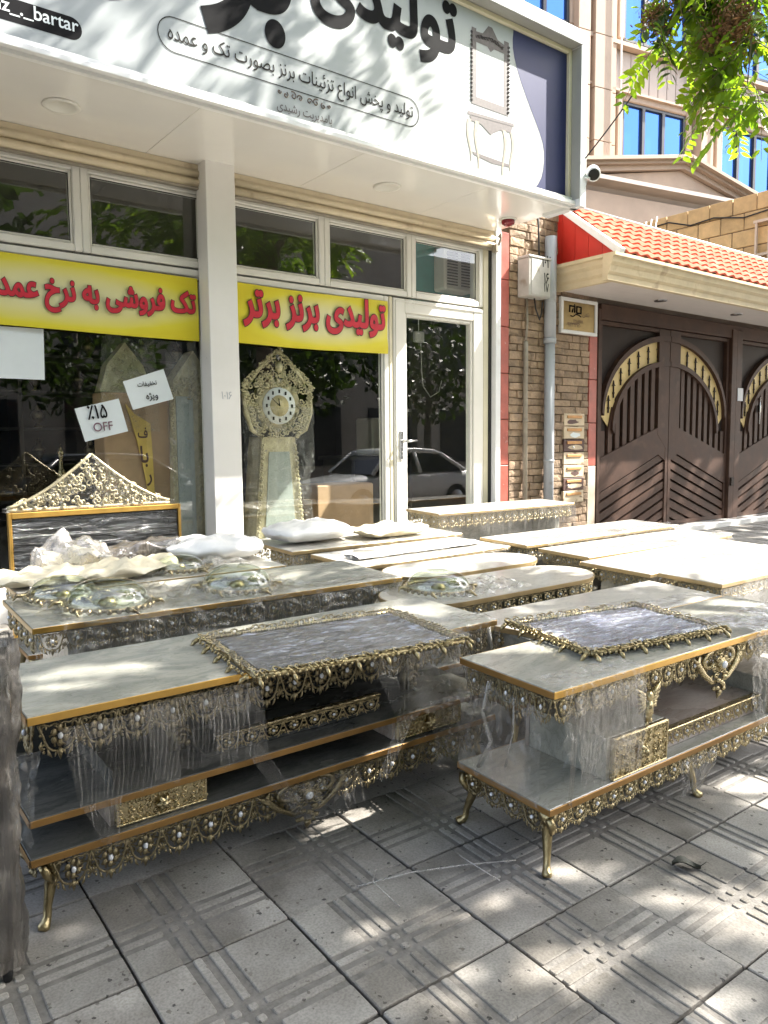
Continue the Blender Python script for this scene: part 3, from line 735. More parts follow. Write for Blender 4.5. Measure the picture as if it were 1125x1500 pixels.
mb = MB(); mb.box(5.3215, 5.3225, 4.21, 4.34, 3.3, 4.5); mb.box(SX0, 5.32, 4.21, 4.335, 4.5125, 4.5145); sg(mb, 'frame_liner', 'frame_grey')
mb = MB(); mb.box(SX0, 5.32, SF - .06, SF - .0225, SZ - .012, SZ + .02, 0, .004); sg(mb, 'bottom_rail', 'trim_white')
# blue field with a curved edge
cur = [(4.644, PZ1 - .004), (4.636, 4.40), (4.638, 4.338), (4.655, 4.27), (4.685, 4.199), (4.735, 4.105), (4.789, 4.021), (4.85, 3.93), (4.912, 3.843), (4.96, 3.77), (4.996, 3.703), (5.012, 3.64), (5.015, 3.573), (5.005, 3.50), (4.983, 3.433), (4.945, 3.375), (4.902, 3.329)]
pts = cur + [(PX1 - .002, 3.329), (PX1 - .002, PZ1 - .004)]
mb = MB(); mb.add([(x, PY - .0012, z) for x, z in pts], [tuple(range(len(pts)))]); sg(mb, 'blue_field', 'sign_blue')
swp = [(4.60, 3.327), (4.80, 3.335), (4.90, 3.36), (4.975, 3.44), (4.99, 3.44), (4.935, 3.352), (4.86, 3.327)]
mb = MB(); mb.add([(x, PY - .0008, z) for x, z in swp], [tuple(range(len(swp)))]); sg(mb, 'blue_sweep', 'frame_grey')
def sgl(name, body, mat, x0, x1, zb, off=0.0, **kw):
    o = lettering(name, body, mat, sign, x0, x1, zb, PY - .003, off, **kw); o.matrix_parent_inverse = Matrix.Translation(-_S2); return o
sgl('big_lettering', 'تولیدی', 'ink_black', 2.80, 4.03, 4.115, .035, vscale=1.15)
sgl('big_lettering', 'برنز', 'ink_black', 1.50, 2.62, 3.945, .035, vscale=1.15)
sgl('line_lettering', 'تولید و پخش انواع تزئینات برنز بصورت تک و عمده', 'ink_grey', 1.83, 3.625, 3.575, .004, vscale=1.25)
sgl('manager_lettering', 'بامدیریت رشیدی', 'ink_brown', 2.525, 2.935, 3.367, .006, vscale=1.2)
def outline(z0, z1, x0, x1, wdt, mat, name, y):
    r = (z1 - z0) / 2; zc = (z0 + z1) / 2; p = []
    for k in range(13): a = R(90 + 15 * k); p.append((x0 + r + r * math.cos(a), zc + r * math.sin(a)))
    for k in range(13): a = R(-90 + 15 * k); p.append((x1 - r + r * math.cos(a), zc + r * math.sin(a)))
    q = [(x + (wdt if x < x0 + r else -wdt) * (1 if abs(z - zc) < r * .99 else 0), zc + (z - zc) * (1 - wdt / r)) for x, z in p]
    n = len(p); mb = MB(); mb.add([(x, y, z) for x, z in p + q], [(i, (i + 1) % n, n + (i + 1) % n, n + i) for i in range(n)]); return sg(mb, name, mat)
outline(3.505, 3.70, 1.77, 3.68, .005, 'ink_grey', 'line_border', PY - .0022)
p = []; r = .057; zc = 3.468
for k in range(13): a = R(-90 + 15 * k); p.append((1.30 + r * math.cos(a), zc + r * math.sin(a)))
p += [(.3, zc + r), (.3, zc - r)]
mb = MB(); mb.add([(x, PY - .0012, z) for x, z in p], [tuple(range(len(p)))]); sg(mb, 'address_label', 'ink_black')
sgl('address_lettering', 'nz_._bartar', 'paper', .93, 1.338, 3.455, .012, fa=False, vscale=1.05)
# ornament over the manager's name
mb = MB()
for s_ in (-1, 1):
    for k, (dx, dz, rr) in enumerate(((.035, 0, .022), (.085, .004, .026), (.14, -.004, .02), (.185, .006, .014))):
        pp = [(2.73 + s_ * (dx + rr * (1 - t / 15) * math.cos(t * .55 + k)), PY - .003, 3.468 + dz + rr * (1 - t / 15) * math.sin(t * .55 + k)) for t in range(14)]
        mb.tube(pp, .0032, 4)
sg(mb, 'scroll_print', 'ink_gold')
# printed mirror and console table
def flat(mb, pts, mi=0, d=.002): mb.add([(x, PY - d, z) for x, z in pts], [tuple(range(len(pts)))], mi)
def curl(mb, x, z, r, n=14, turn=.5, ph=0., s_=1, w_=.004, d=.0035): mb.tube([(x + s_ * r * (1 - t / (n + 2)) * math.cos(t * turn + ph), PY - d, z + r * (1 - t / (n + 2)) * math.sin(t * turn + ph)) for t in range(n)], w_, 4)
mb = MB(); rg = random.Random(5)
X0, X1, Z0, Z1 = 4.195, 4.592, 3.815, 4.36; ix0, ix1, iz0, iz1 = 4.243, 4.540, 3.873, 4.264
flat(mb, [(X0, Z0), (ix0, Z0), (ix0, Z1), (X0, Z1)]); flat(mb, [(ix1, Z0), (X1, Z0), (X1, Z1), (ix1, Z1)]); flat(mb, [(ix0, Z0), (ix1, Z0), (ix1, iz0), (ix0, iz0)])
flat(mb, [(ix0, iz1), (4.36, iz1), (4.395, iz1 - .03), (4.43, iz1), (ix1, iz1), (ix1, 4.33), (4.47, 4.345), (4.44, 4.38), (4.41, 4.415), (4.37, 4.415), (4.34, 4.38), (4.31, 4.345), (ix0, 4.34)])
for z in [3.84 + .03 * k for k in range(17)]:
    curl(mb, X0 + .002, z, .012, s_=-1); curl(mb, X1 - .002, z, .012)
for k in range(10): curl(mb, 4.25 + .03 * k, 4.30 + .03 * (1 - abs(k - 4.5) / 5), .016, ph=k)
sg(mb, 'mirror_print', 'ink_brown')
mb = MB(); flat(mb, [(ix0, iz0), (ix1, iz0), (ix1, iz1), (ix0, iz1)], d=.0009); sg(mb, 'mirror_glass_print', 'sign_face')
mb = MB(); flat(mb, [(4.155, 3.728), (4.655, 3.752), (4.652, 3.772), (4.158, 3.752)])
flat(mb, [(4.175, 3.725), (4.64, 3.748), (4.62, 3.70), (4.50, 3.69), (4.43, 3.655), (4.40, 3.632), (4.36, 3.652), (4.30, 3.685), (4.19, 3.69)], 0, .0024)
flat(mb, [(4.20, 3.47), (4.62, 3.455), (4.60, 3.436), (4.42, 3.425), (4.22, 3.45)])
sg(mb, 'console_print', 'ink_brown')
for x, z1, s_ in ((4.175, 3.40, -1), (4.255, 3.36, -1), (4.545, 3.36, 1), (4.63, 3.41, 1)):
    mb = MB(); L_ = [(x + s_ * .018 * math.sin(t * .52), 3.70 + (z1 - 3.70) * t / 10) for t in range(11)]
    wd = [.019 - .0014 * t for t in range(11)]
    mb.add([(a - w_, PY - .0026, b) for (a, b), w_ in zip(L_, wd)] + [(a + w_, PY - .0026, b) for (a, b), w_ in zip(L_, wd)], [(t, t + 1, 12 + t, 11 + t) for t in range(10)])
    sg(mb, 'console_leg_print', 'ink_cream')

# ---- soffit fittings
for lx, ly, lab in ((1.378, 4.828, 'round cream downlight in the soffit left of the white pillar'), (3.787, 4.84, 'round cream downlight in the soffit right of the white pillar')):
    d = thing('downlight', lab, 'downlight', (lx, ly, SZ), group='soffit downlights')
    mb = MB(); mb.lathe([(.07, -.001), (.105, -.001), (.108, -.008), (.10, -.014), (.078, -.012), (.07, -.004)], 28); mb.build('ring', 'upvc', d)
    mb = MB(); mb.lathe([(.0, -.003), (.074, -.003), (.074, -.001), (0, -.001)], 28); mb.build('lens', 'lamp_lens', d)
d = thing('alarm_dome', 'dark red alarm dome under the right end of the soffit', 'alarm', (5.20, 4.90, SZ))
mb = MB(); mb.lathe([(.001, -.012), (.075, -.012), (.078, -.001), (.001, -.001)], 24); mb.build('base', 'upvc', d)
mb = MB(); mb.lathe([(.001, -.062), (.03, -.06), (.052, -.048), (.06, -.03), (.06, -.013), (.001, -.0125)], 24); mb.build('dome', 'red_dome', d)
d = thing('security_camera', 'white bullet security camera at the sign corner', 'camera', (5.43, 4.215, 3.51))
mb = MB(); mb.tube([(-.03, -.0, -.03), (.0, -.012, -.01), (.045, -.02, .01)], .014, 8); mb.lathe([(.035, 0), (.035, .012), (.001, .0121)], 16, c=(-.028, -.005, -.045)); mb.build('bracket', 'cam_white', d)
A = Vector((.115, .10, .075)).normalized(); mb = MB(); o_ = Vector((.05, -.02, .015))
mb.tube([o_ - A * .06, o_ - A * .055, o_ + A * .10, o_ + A * .11], [.050, .056, .056, .045], 18); mb.build('body', 'cam_white', d)
mb = MB(); mb.tube([o_ - A * .064, o_ - A * .0605], [.044, .046], 18); mb.build('lens', 'ink_grey', d)
mb = MB(); mb.tube([(-.01, -.01, -.03), (-.05, -.01, -.12), (-.03, -.0, -.17), (-.032, .0, -.25)], .004, 5); mb.build('cable', 'cam_white', d)

# ================================================================== banners and papers on the glass
def banner(name, label, body, x0, x1, z0, z1, tx0, tx1, tb):
    y = 5.296
    b = thing(name, label, 'banner', ((x0 + x1) / 2, y, z0))
    inv = Matrix.Translation((-(x0 + x1) / 2, -y, -z0))
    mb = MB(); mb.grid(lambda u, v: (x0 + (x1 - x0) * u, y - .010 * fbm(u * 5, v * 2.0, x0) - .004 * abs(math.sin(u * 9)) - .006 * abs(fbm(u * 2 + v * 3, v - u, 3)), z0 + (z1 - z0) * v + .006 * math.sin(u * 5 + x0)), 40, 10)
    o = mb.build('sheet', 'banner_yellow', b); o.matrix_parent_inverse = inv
    o = lettering('lettering_outline', body, 'banner_edge', b, tx0, tx1, tb, y - .0205, .060, vscale=1.35); o.matrix_parent_inverse = inv
    o = lettering('lettering', body, 'banner_red', b, tx0, tx1, tb, y - .0230, .036, vscale=1.35); o.matrix_parent_inverse = inv
    return b
banner('banner', 'yellow banner with red lettering across the left shop window', 'تک فروشی به نرخ عمده', .22, 2.40, 2.045, 2.49, 1.02, 2.37, 2.235)
banner('banner', 'yellow banner with red lettering beside the shop door', 'تولیدی برنز برتر', 2.70, 4.135, 2.05, 2.495, 2.76, 4.09, 2.26)
def paper(label, pts, y=5.328):
    cx = sum(p[0] for p in pts) / 4; cz = sum(p[1] for p in pts) / 4
    o = thing('paper_notice', label, 'paper', (cx, y, cz))
    inv = Matrix.Translation((-cx, -y, -cz))
    mb = MB(); mb.grid(lambda u, v: ((1 - u) * (1 - v) * pts[3][0] + u * (1 - v) * pts[2][0] + u * v * pts[1][0] + (1 - u) * v * pts[0][0], y - .0035 * abs(fbm(u * 2 + cx, v * 2)), (1 - u) * (1 - v) * pts[3][1] + u * (1 - v) * pts[2][1] + u * v * pts[1][1] + (1 - u) * v * pts[0][1]), 10, 8)
    s_ = mb.build('sheet', 'paper', o); s_.matrix_parent_inverse = inv
    def ad(*a, **k): q = lettering(*a, **k); q.matrix_parent_inverse = inv
    return o, ad
paper('blank white paper sheet taped under the left banner', [(.70, 2.04), (1.345, 2.047), (1.338, 1.722), (.70, 1.722)])
o, ad = paper('white paper reading fifteen percent off taped to the glass', [(1.515, 1.54), (1.812, 1.615), (1.868, 1.392), (1.575, 1.32)])
ad('lettering', '٪۱۵', 'ink_black', o, 1.60, 1.73, 1.478, 5.320, .012, fa=False, rotz=.12, vscale=1.2)
ad('lettering', 'OFF', 'ink_mauve', o, 1.635, 1.765, 1.395, 5.320, .003, fa=False, rotz=.12, vscale=1.1)
o, ad = paper('white paper with two handwritten words taped to the glass', [(1.845, 1.732), (2.138, 1.832), (2.205, 1.622), (1.908, 1.54)])
ad('lettering', 'تخفیفات', 'ink_black', o, 1.945, 2.085, 1.71, 5.320, .014, rotz=.15, vscale=1.1)
ad('lettering', 'ویژه', 'ink_black', o, 2.005, 2.09, 1.62, 5.320, .014, rotz=.15, vscale=1.1)
# pencilled number on the pillar
mkr = lettering('scribble', '۱۰۱۶', 'pipe_grey', shop, 2.49, 2.57, 1.62, 5.137, .0, fa=False, vscale=1.2); mkr.matrix_parent_inverse = Matrix.Translation(-_SH)
# ================================================================== stone clad wall between shop and gate
wall = thing('stone_wall', 'ledger stone clad wall between the shop and the brown gate', 'wall', (6.2, FY, .18))
WI = Matrix.Translation((-6.2, -FY, -.18))
def wl(mb, name, mat, parent=None):
    o = mb.build(name, mat, parent or wall)
    if parent is None: o.matrix_parent_inverse = WI
    return o
mb = MB(); mb.box(5.474, 7.03, 5.318, 5.61, .15, 3.62); wl(mb, 'backing', 'mortar')
def strip(x0, x1, z0, z1, mat, n, name):
    zs = [z0 + (z1 - z0) * k / n for k in range(n + 1)]
    for a, b in zip(zs, zs[1:]):
        mb = MB(); mb.box(x0, x1, 5.287, 5.317, a + .003, b - .003, 0, .004); wl(mb, name, mat)
strip(5.478, 5.632, .17, 3.3, 'red_marble', 7, 'marble_strip')
strip(6.886, 7.02, 1.02, 2.42, 'red_marble', 3, 'marble_strip')
strip(6.886, 7.02, .19, 1.02, 'white_plaster', 1, 'plaster_strip')
rg = random.Random(11); z = .2; row = 0
while z < 3.55:
    h = rg.uniform(.066, .088); x = 5.640 if z < 3.3 else 5.48; xe = 6.880
    while x < xe - .02:
        wd = min(rg.choice((.12, .17, .22, .28)) * rg.uniform(.85, 1.15), xe - x)
        if xe - x - wd < .06: wd = xe - x
        if not (6.43 < x and x + wd < 6.82 and .6 < z < 1.55):
            d = rg.uniform(0, .026); mb = MB(); q = lambda: rg.uniform(-.004, .004)
            x0, x1, z0, z1 = x + .0004, x + wd - .0004, z + .0004, z + h - .0004; yf = 5.312 - .008 - d
            cx, cz = (x0 + x1) / 2 + q() * 4, (z0 + z1) / 2 + q() * 2
            vs = [(x0, 5.318, z0), (x1, 5.318, z0), (x1, 5.318, z1), (x0, 5.318, z1), (x0 + .004, yf + q(), z0 + .004), (x1 - .004, yf + q(), z0 + .004), (x1 - .004, yf + q(), z1 - .004), (x0 + .004, yf + q(), z1 - .004), (cx, yf - .004 + q(), cz)]
            mb.add(vs, [(0, 1, 5, 4), (1, 2, 6, 5), (2, 3, 7, 6), (3, 0, 4, 7), (4, 5, 8), (5, 6, 8), (6, 7, 8), (7, 4, 8)])
            o = mb.build('stone', 'stone', wall, fix=False); o.matrix_parent_inverse = WI
        x += wd
    z += h; row += 1
# electricity box
b = thing('meter_box', 'grey metal electricity box with handwritten numbers on the stone wall', 'meter box', (5.9, 5.28, 2.70))
mb = MB(); mb.box(-.16, .15, -.15, .0, 0, .36, 0, .006); mb.box(-.17, .16, -.16, .0, .361, .385, 0, .006); mb.build('case', 'meter_grey', b)
mb = MB(); mb.box(-.13, .145, -.156, -.1505, .012, .35, 0, .003); mb.build('cover', 'meter_grey', b)
for body, z, x0, x1 in (('۱۰۲', .29, .02, .14), ('۱۶', .135, .05, .12), ('۱۷', .055, .05, .12)):
    o = lettering('number', body, 'ink_black', b, x0, x1, z, -.1575, .012, fa=False, vscale=1.3)
mb = MB(); mb.tube([(.10, -.05, .36), (.095, -.04, .7), (.09, -.03, .95)], .009, 6); mb.build('cable', 'cable_black', b)
mb = MB(); mb.tube([(.02, -.06, 0), (.03, -.07, -.1), (.10, -.06, -.2), (.14, -.05, -.13), (.15, -.05, -.02)], .008, 6); mb.build('cable', 'cable_black', b)
p = thing('drain_pipe', 'pale grey plastic downpipe on the stone wall', 'pipe', (6.165, 5.225, .18))
mb = MB(); mb.tube([(0, 0, 0), (0, 0, 2.19)], .052, 16); mb.tube([(0, 0, 2.14), (0, 0, 3.15)], .059, 16); mb.build('pipe_run', 'pipe_grey', p)
for z0, z1, r_ in ((2.10, 2.15, .064), (.9, .925, .056)): mb = MB(); mb.tube([(0, 0, z0), (0, 0, z1)], r_, 16); mb.build('collar', 'pipe_grey', p)
p = thing('conduit', 'thin brown conduit running down the stone wall under the electricity box', 'conduit', (5.84, 5.255, .18))
mb = MB(); mb.tube([(0, 0, 0), (0, 0, 1.9), (.0, 0, 2.1)], .024, 10); mb.build('pipe_run', 'conduit', p)
mb = MB(); mb.tube([(0, 0, 2.1), (.03, .01, 2.3), (.02, .01, 2.53)], .012, 8); mb.build('cable_tail', 'conduit', p)
mb = MB(); mb.tube([(0, 0, 1.3), (0, 0, 1.33)], .03, 10); mb.build('joint', 'conduit', p)
# plaque
p = thing('name_plaque', 'square brass plaque in a white frame beside the gate', 'plaque', (6.67, 5.27, 2.41))
mb = MB()
for q in ((-.30, .30, 0, .035), (-.30, .30, .33, .365), (-.30, -.262, .035, .33), (.262, .30, .035, .33)): mb.box(q[0], q[1], -.02, .02, q[2], q[3], 0, .004)
mb.build('frame', 'trim_white', p)
mb = MB(); mb.box(-.261, .261, -.006, .015, .036, .329); mb.build('plate', 'plaque_brass', p)
mb = MB()
for k, (x0, x1) in enumerate(((-.155, -.075), (-.04, .03))):
    mb.tube([(x0, -.008, .22), (x0, -.008, .285), (x1, -.008, .285), (x1, -.008, .22), (x0, -.008, .22)][:5 if k else 4], .010, 4)
mb.tube([(-.115, -.008, .22), (-.1, -.008, .26)], .008, 4); mb.tube([(-.14, -.008, .185), (-.10, -.008, .178), (-.05, -.008, .205), (.0, -.008, .20), (.03, -.008, .185)], .006, 4); mb.blob((-.075, -.008, .30), .01, .004, .01, 6, 4)
mb.build('emblem', 'ink_black', p)
for body, x0, x1, z in (('۲۲۸۵۶۷۸', -.09, .07, .115), ('۰۹۱۲۳۴۳۶۲۰', -.2, .03, .072)):
    lettering('number', body, 'mail_dark', p, x0, x1, z, -.0075, .01, fa=False, vscale=1.2)
lettering('lettering', 'تلفن', 'mail_dark', p, .06, .17, .195, -.0075, .0)
# mailboxes
rg = random.Random(2)
ords = ['topmost', 'second from top', 'third from top', 'middle', 'third from bottom', 'second from bottom', 'lowest']
desc = ['cream mailbox with a torn brown patch', 'mailbox with a pale green sticker', 'mailbox half stripped to dark metal', 'clean cream mailbox', 'cream mailbox with a dark corner chip', 'stripped dark mailbox with a white knob', 'cream mailbox with a rusty slot']
for k in range(7):
    z1 = 1.585 - k * .1365
    b = thing('mailbox', desc[k] + ', ' + ords[k] + ' by the gate', 'mailbox', (6.63, 5.285, z1 - .13), group='column of mailboxes by the gate')
    mb = MB(); mb.box(-.168, .168, -.012, .02, 0, .127, 0, .003); mb.build('front', 'mail_dark' if k in (2, 5) else 'mail_cream', b)
    mb = MB(); mb.box(-.12, .12, -.022, -.0125, .078, .108, 0, .003); mb.build('slot_flap', 'mail_orange', b)
    if k in (0, 1, 2, 4, 5):
        mb = MB(); n = 12; rx = (.10, .09, .13, .07, .15)[(0, 1, 2, 4, 5).index(k)]
        mb.add([(rx * math.cos(2 * math.pi * j / n) * rg.uniform(.7, 1.1) + (.02 if k else -.03), -.0135, .04 + .03 * math.sin(2 * math.pi * j / n) * rg.uniform(.6, 1.1)) for j in range(n)], [tuple(range(n))[::-1]])
        mb.build('sticker_remains', ['mail_dark', 'paper', 'mail_cream', 'x', 'mail_dark', 'mail_cream'][k], b)
    if k in (2, 5): mb = MB(); mb.lathe([(.001, .0), (.012, .0), (.014, .01), (.001, .014)], 10); o = mb.build('knob', 'trim_white', b, (-.1 if k == 5 else -.02, -.0135, .045), (R(90), 0, 0))
# ================================================================== gates
def leaf(parent, x0, x1, flip, z0=.25, z1=2.60):
    """one gate leaf in world x,z; flip mirrors it so that the arch rises towards the meeting stile"""
    W = x1 - x0; y = 5.33
    X = (lambda u: x0 + u) if not flip else (lambda u: x1 - u)
    parts = []
    def wall_poly(mb, pts, ya, yb, mi=0):
        pts = [(X(u), z) for u, z in pts]
        if flip: pts = pts[::-1]
        mb.prism(pts, 'y', ya, yb, mi)
    def add(name, mat, mb):
        o = mb.build(name, mat, parent); return o
    mb = MB()     # back sheet
    wall_poly(mb, [(0, z0), (W, z0), (W, z1), (0, z1)], y + .03, y + .036); sheet = add('sheet', 'brown_dark', mb)
    mb = MB()
    st = .05
    wall_poly(mb, [(0, z0), (st, z0), (st, z1), (0, z1)], y - .02, y + .03)
    wall_poly(mb, [(W - .22, 1.36), (W, 1.15), (W, z1), (W - .22, z1)], y - .022, y + .03)
    wall_poly(mb, [(W - .055, z0), (W, z0), (W, 1.15), (W - .055, 1.2)], y - .0225, y + .03)
    wall_poly(mb, [(st, z0), (W - .055, z0), (W - .055, z0 + .05), (st, z0 + .05)], y - .018, y + .03)
    wall_poly(mb, [(st, z1 - .04), (W - .22, z1 - .04), (W - .22, z1), (st, z1)], y - .018, y + .03)
    # diagonal rail
    wall_poly(mb, [(st, .72), (W - .2, 1.12), (W - .055, 1.05), (W - .055, 1.32), (W - .22, 1.44), (st, 1.10)], y - .0205, y + .03)
    frame = add('leaf_frame', 'brown_metal', mb)
    # arch: outer and inner curves
    def oc(t): a = R(90 * t); return (W * (1 - math.cos(a) * 1.0) * .985 + .03, 1.62 + (2.545 - 1.62) * math.sin(a) ** .92)
    def curve(du, zs, zt, n=14): return [(.055 + du + (W - .055 - du) * (1 - math.cos(R(90 * k / n))), zs + (zt - zs) * math.sin(R(90 * k / n))) for k in range(n + 1)]
    o1, o2 = curve(0, 1.60, 2.53), curve(.035, 1.57, 2.465); i1, i2 = curve(.19, 1.42, 2.23), curve(.225, 1.37, 2.175)
    def band(name, mat, a, b, ya, yb):
        mb = MB(); n = len(a)
        for k in range(n - 1):
            wall_poly(mb, [b[k], b[k + 1], a[k + 1], a[k]], ya, yb)
        return add(name, mat, mb)
    band('arch_rib', 'brown_metal', o1, o2, y - .034, y + .03); band('arch_panel', 'gate_cream', o2, i1, y + .012, y + .02); band('arch_rib', 'brown_metal', i1, i2, y - .034, y + .03)
    for k in (2.3, 4.2, 6.0, 7.7, 9.3, 10.9, 12.4):
        a = Vector(o2[int(k)]).lerp(Vector(o2[int(k) + 1]), k % 1); b_ = Vector(i1[int(k)]).lerp(Vector(i1[int(k) + 1]), k % 1)
        c = (a + b_) / 2; mb = MB(); u, zc = c
        q = lambda pts: wall_poly(mb, [(u + dx, zc + dz) for dx, dz in pts], y - .004, y + .010)
        q([(-.007, -.11), (.007, -.11), (.004, .04), (-.004, .04)]); q([(-.032, .025), (.032, .025), (.0, .045)]); q([(-.011, .04), (.011, .04), (0, .085)]); q([(-.013, -.065), (.013, -.065), (.013, -.045), (-.013, -.045)])
        add('fleur_ornament', 'brown_dark', mb)
    # upright slats under the arch
    n = 8; pitch = (W - .22 - st) / n
    for k in range(n):
        u0 = st + pitch * (k + .08); u1 = st + pitch * (k + .62)
        zb = lambda u: 1.10 + (u - st) / (W - .22 - st) * .34
        zt = lambda u: 1.38 + (2.155 - 1.38) * math.sqrt(max(0, 1 - (1 - max(0, u - .2) / (W - .22)) ** 2)) if u > .2 else 1.38
        mb = MB(); wall_poly(mb, [(u0, zb(u0) - .03), (u1, zb(u1) - .03), (u1, max(zt(u1), zb(u1)) + .02), (u0, max(zt(u0), zb(u0)) + .02)], y - .006, y + .029); add('slat', 'brown_metal', mb)
    # slanted louvres below
    for k in range(8):
        c0 = .72 - .118 * (k + .12); th = .085; sl_ = .357; pts = []
        def clip(poly):
            out = [];
            for (u, z), (u2, z2) in zip(poly, poly[1:] + poly[:1]):
                a, b_ = z >= z0 + .05, z2 >= z0 + .05
                if a: out.append((u, z))
                if a != b_: t = (z0 + .05 - z) / (z2 - z); out.append((u + (u2 - u) * t, z0 + .05))
            return out
        poly = clip([(st, c0 - th), (W - .055, c0 - th + (W - .055 - st) * sl_), (W - .055, c0 + (W - .055 - st) * sl_), (st, c0)])
        poly = [(u, min(z, .72 + (u - st) * .357)) for u, z in poly]
        if len(poly) >= 3: mb = MB(); wall_poly(mb, poly, y - .010, y + .029); add('louvre', 'brown_metal', mb)
    return frame
def gate(label, x0, xm, x1):
    g = thing('gate', label, 'gate', ((x0 + x1) / 2, 5.33, .2))
    inv = Matrix.Translation((-(x0 + x1) / 2, -5.33, -.2))
    leaf(g, x0, xm - .006, False); 
    if x1 > xm: leaf(g, xm + .006, x1, True)
    for o in g.children: o.matrix_parent_inverse = inv
    return g, inv
g1, inv1 = gate('dark brown double gate with cream arch under the tiled canopy', 7.085, 8.455, 9.82)
g2, inv2 = gate('second dark brown gate with cream arch at the right edge of the picture', 10.11, 11.48, 12.85)
mb = MB(); mb.tube([(10.62, 5.28, 1.50), (10.62, 5.28, 1.86)], .012, 6); mb.box(10.61, 10.66, 5.285, 5.31, 1.66, 1.76); o = mb.build('lock_bolt', 'chrome', g2); o.matrix_parent_inverse = inv2
gp = thing('gate_post', 'brown steel gate frame with posts and lintel around the gates', 'gate frame', (9.97, 5.33, .18))
mb = MB(); mb.box(9.83, 9.955, 5.27, 5.38, .16, 2.72, 0, .006); mb.box(9.957, 10.10, 5.275, 5.38, .16, 2.72, 0, .006); mb.box(7.03, 7.078, 5.28, 5.4, .16, 2.72, 0, .005); mb.box(7.08, 13.0, 5.285, 5.40, 2.612, 2.78, 0, .006)
o = mb.build('posts', 'brown_metal', gp); o.matrix_parent_inverse = Matrix.Translation((-9.97, -5.33, -.18))
mb = MB(); mb.box(9.86, 9.94, 5.25, 5.272, .68, .79, 0, .006); o = mb.build('lock_case', 'brown_dark', gp); o.matrix_parent_inverse = Matrix.Translation((-9.97, -5.33, -.18))
mb = MB(); mb.box(9.99, 10.13, 5.268, 5.2735, 1.80, 1.97, 0, .002); o = mb.build('sticker', 'pipe_grey', gp); o.matrix_parent_inverse = Matrix.Translation((-9.97, -5.33, -.18))
mb = MB(); mb.box(7.0, 13.2, 5.12, 5.7, .10, .245, 0, .01); o = mb.build('gate_sill', 'white_panel', gp); o.matrix_parent_inverse = Matrix.Translation((-9.97, -5.33, -.18))
# ================================================================== canopy over the gate
cn = thing('gate_canopy', 'canopy with orange roof tiles, red gable board and stone cornice over the gate', 'canopy', (9.5, 5.0, 2.82))
CI = Matrix.Translation((-9.5, -5.0, -2.82))
def ca(mb, name, mat, parent=None):
    o = mb.build(name, mat, parent or cn)
    if parent is None: o.matrix_parent_inverse = CI
    return o
CX0, CX1, CYF, CZ = 6.33, 13.6, 4.60, 2.82
prof = [(0, 0), (.0, .05), (-.022, .075), (-.03, .13), (-.055, .16), (-.06, .205), (-.085, .215), (-.085, .245), (.06, .245), (.06, 0)]
mb = MB(); mb.prism([(CYF + a, CZ + b) for a, b in prof], 'x', CX0 - .085, CX1); 
mb.prism([(CX0 + a, CZ - .0 + b) for a, b in prof][::-1], 'y', CYF + .058, FY); cornice = ca(mb, 'cornice', 'cornice')
n = 15; dw = (FY + .0 - CYF - .06) / n
for k in range(n):
    mb = MB(); mb.box(CX0 + .061, CX1, CYF + .061 + k * dw, CYF + .061 + (k + 1) * dw - .004, CZ + .012, CZ + .028, 0, .003); ca(mb, 'plank', 'plank_white')
mb = MB(); mb.box(CX0 + .06, CX1, CYF + .06, FY, CZ + .03, CZ + .1); ca(mb, 'ceiling_board', 'brown_dark')
for lx in (7.72, 9.35):
    mb = MB(); mb.lathe([(.045, 0), (.07, -.003), (.07, .010), (.045, .012)], 20, c=(lx, 4.98, CZ + .004)); mb.lathe([(.001, 0), (.046, 0), (.046, .004), (.001, .004)], 16, 1, c=(lx, 4.98, CZ + .006)); ca(mb, 'spot_lamp', ['chrome', 'ink_grey'])
# roof slope
RZ0, RY0, RZ1, RY1 = CZ + .25, 4.55, 3.72, 5.36
mb = MB(); mb.prism([(RY0 + .02, RZ0 - .003), (RY1, RZ0 - .003), (RY1, RZ1 - .03)], 'x', CX0 + .06, CX1); ca(mb, 'roof_base', 'brown_dark')
for k in range(5):
    y0 = RY0 + .03 + k * .165; y1 = y0 + .161; zt = lambda y: RZ0 + (RZ1 - RZ0) * (y - RY0) / (RY1 - RY0) - .02
    mb = MB(); pts = [(y0, RZ0), (min(y1, RY1), RZ0), (min(y1, RY1), zt(min(y1, RY1))), (y0, max(zt(y0), RZ0 + .001))]
    if zt(y1) > RZ0: mb.prism(pts, 'x', CX0 + .02, CX0 + .045); ca(mb, 'gable_plank', 'gable_red')
mb = MB(); L = math.hypot(RY1 - RY0, RZ1 - RZ0)
mb.prism([(RY0 - .02, RZ0 - .03), (RY1 + .02, RZ1 - .01), (RY1 + .02, RZ1 + .055), (RY0 - .05, RZ0 + .03)], 'x', CX0 - .02, CX0 + .05); ca(mb, 'barge_board', 'trim_white')
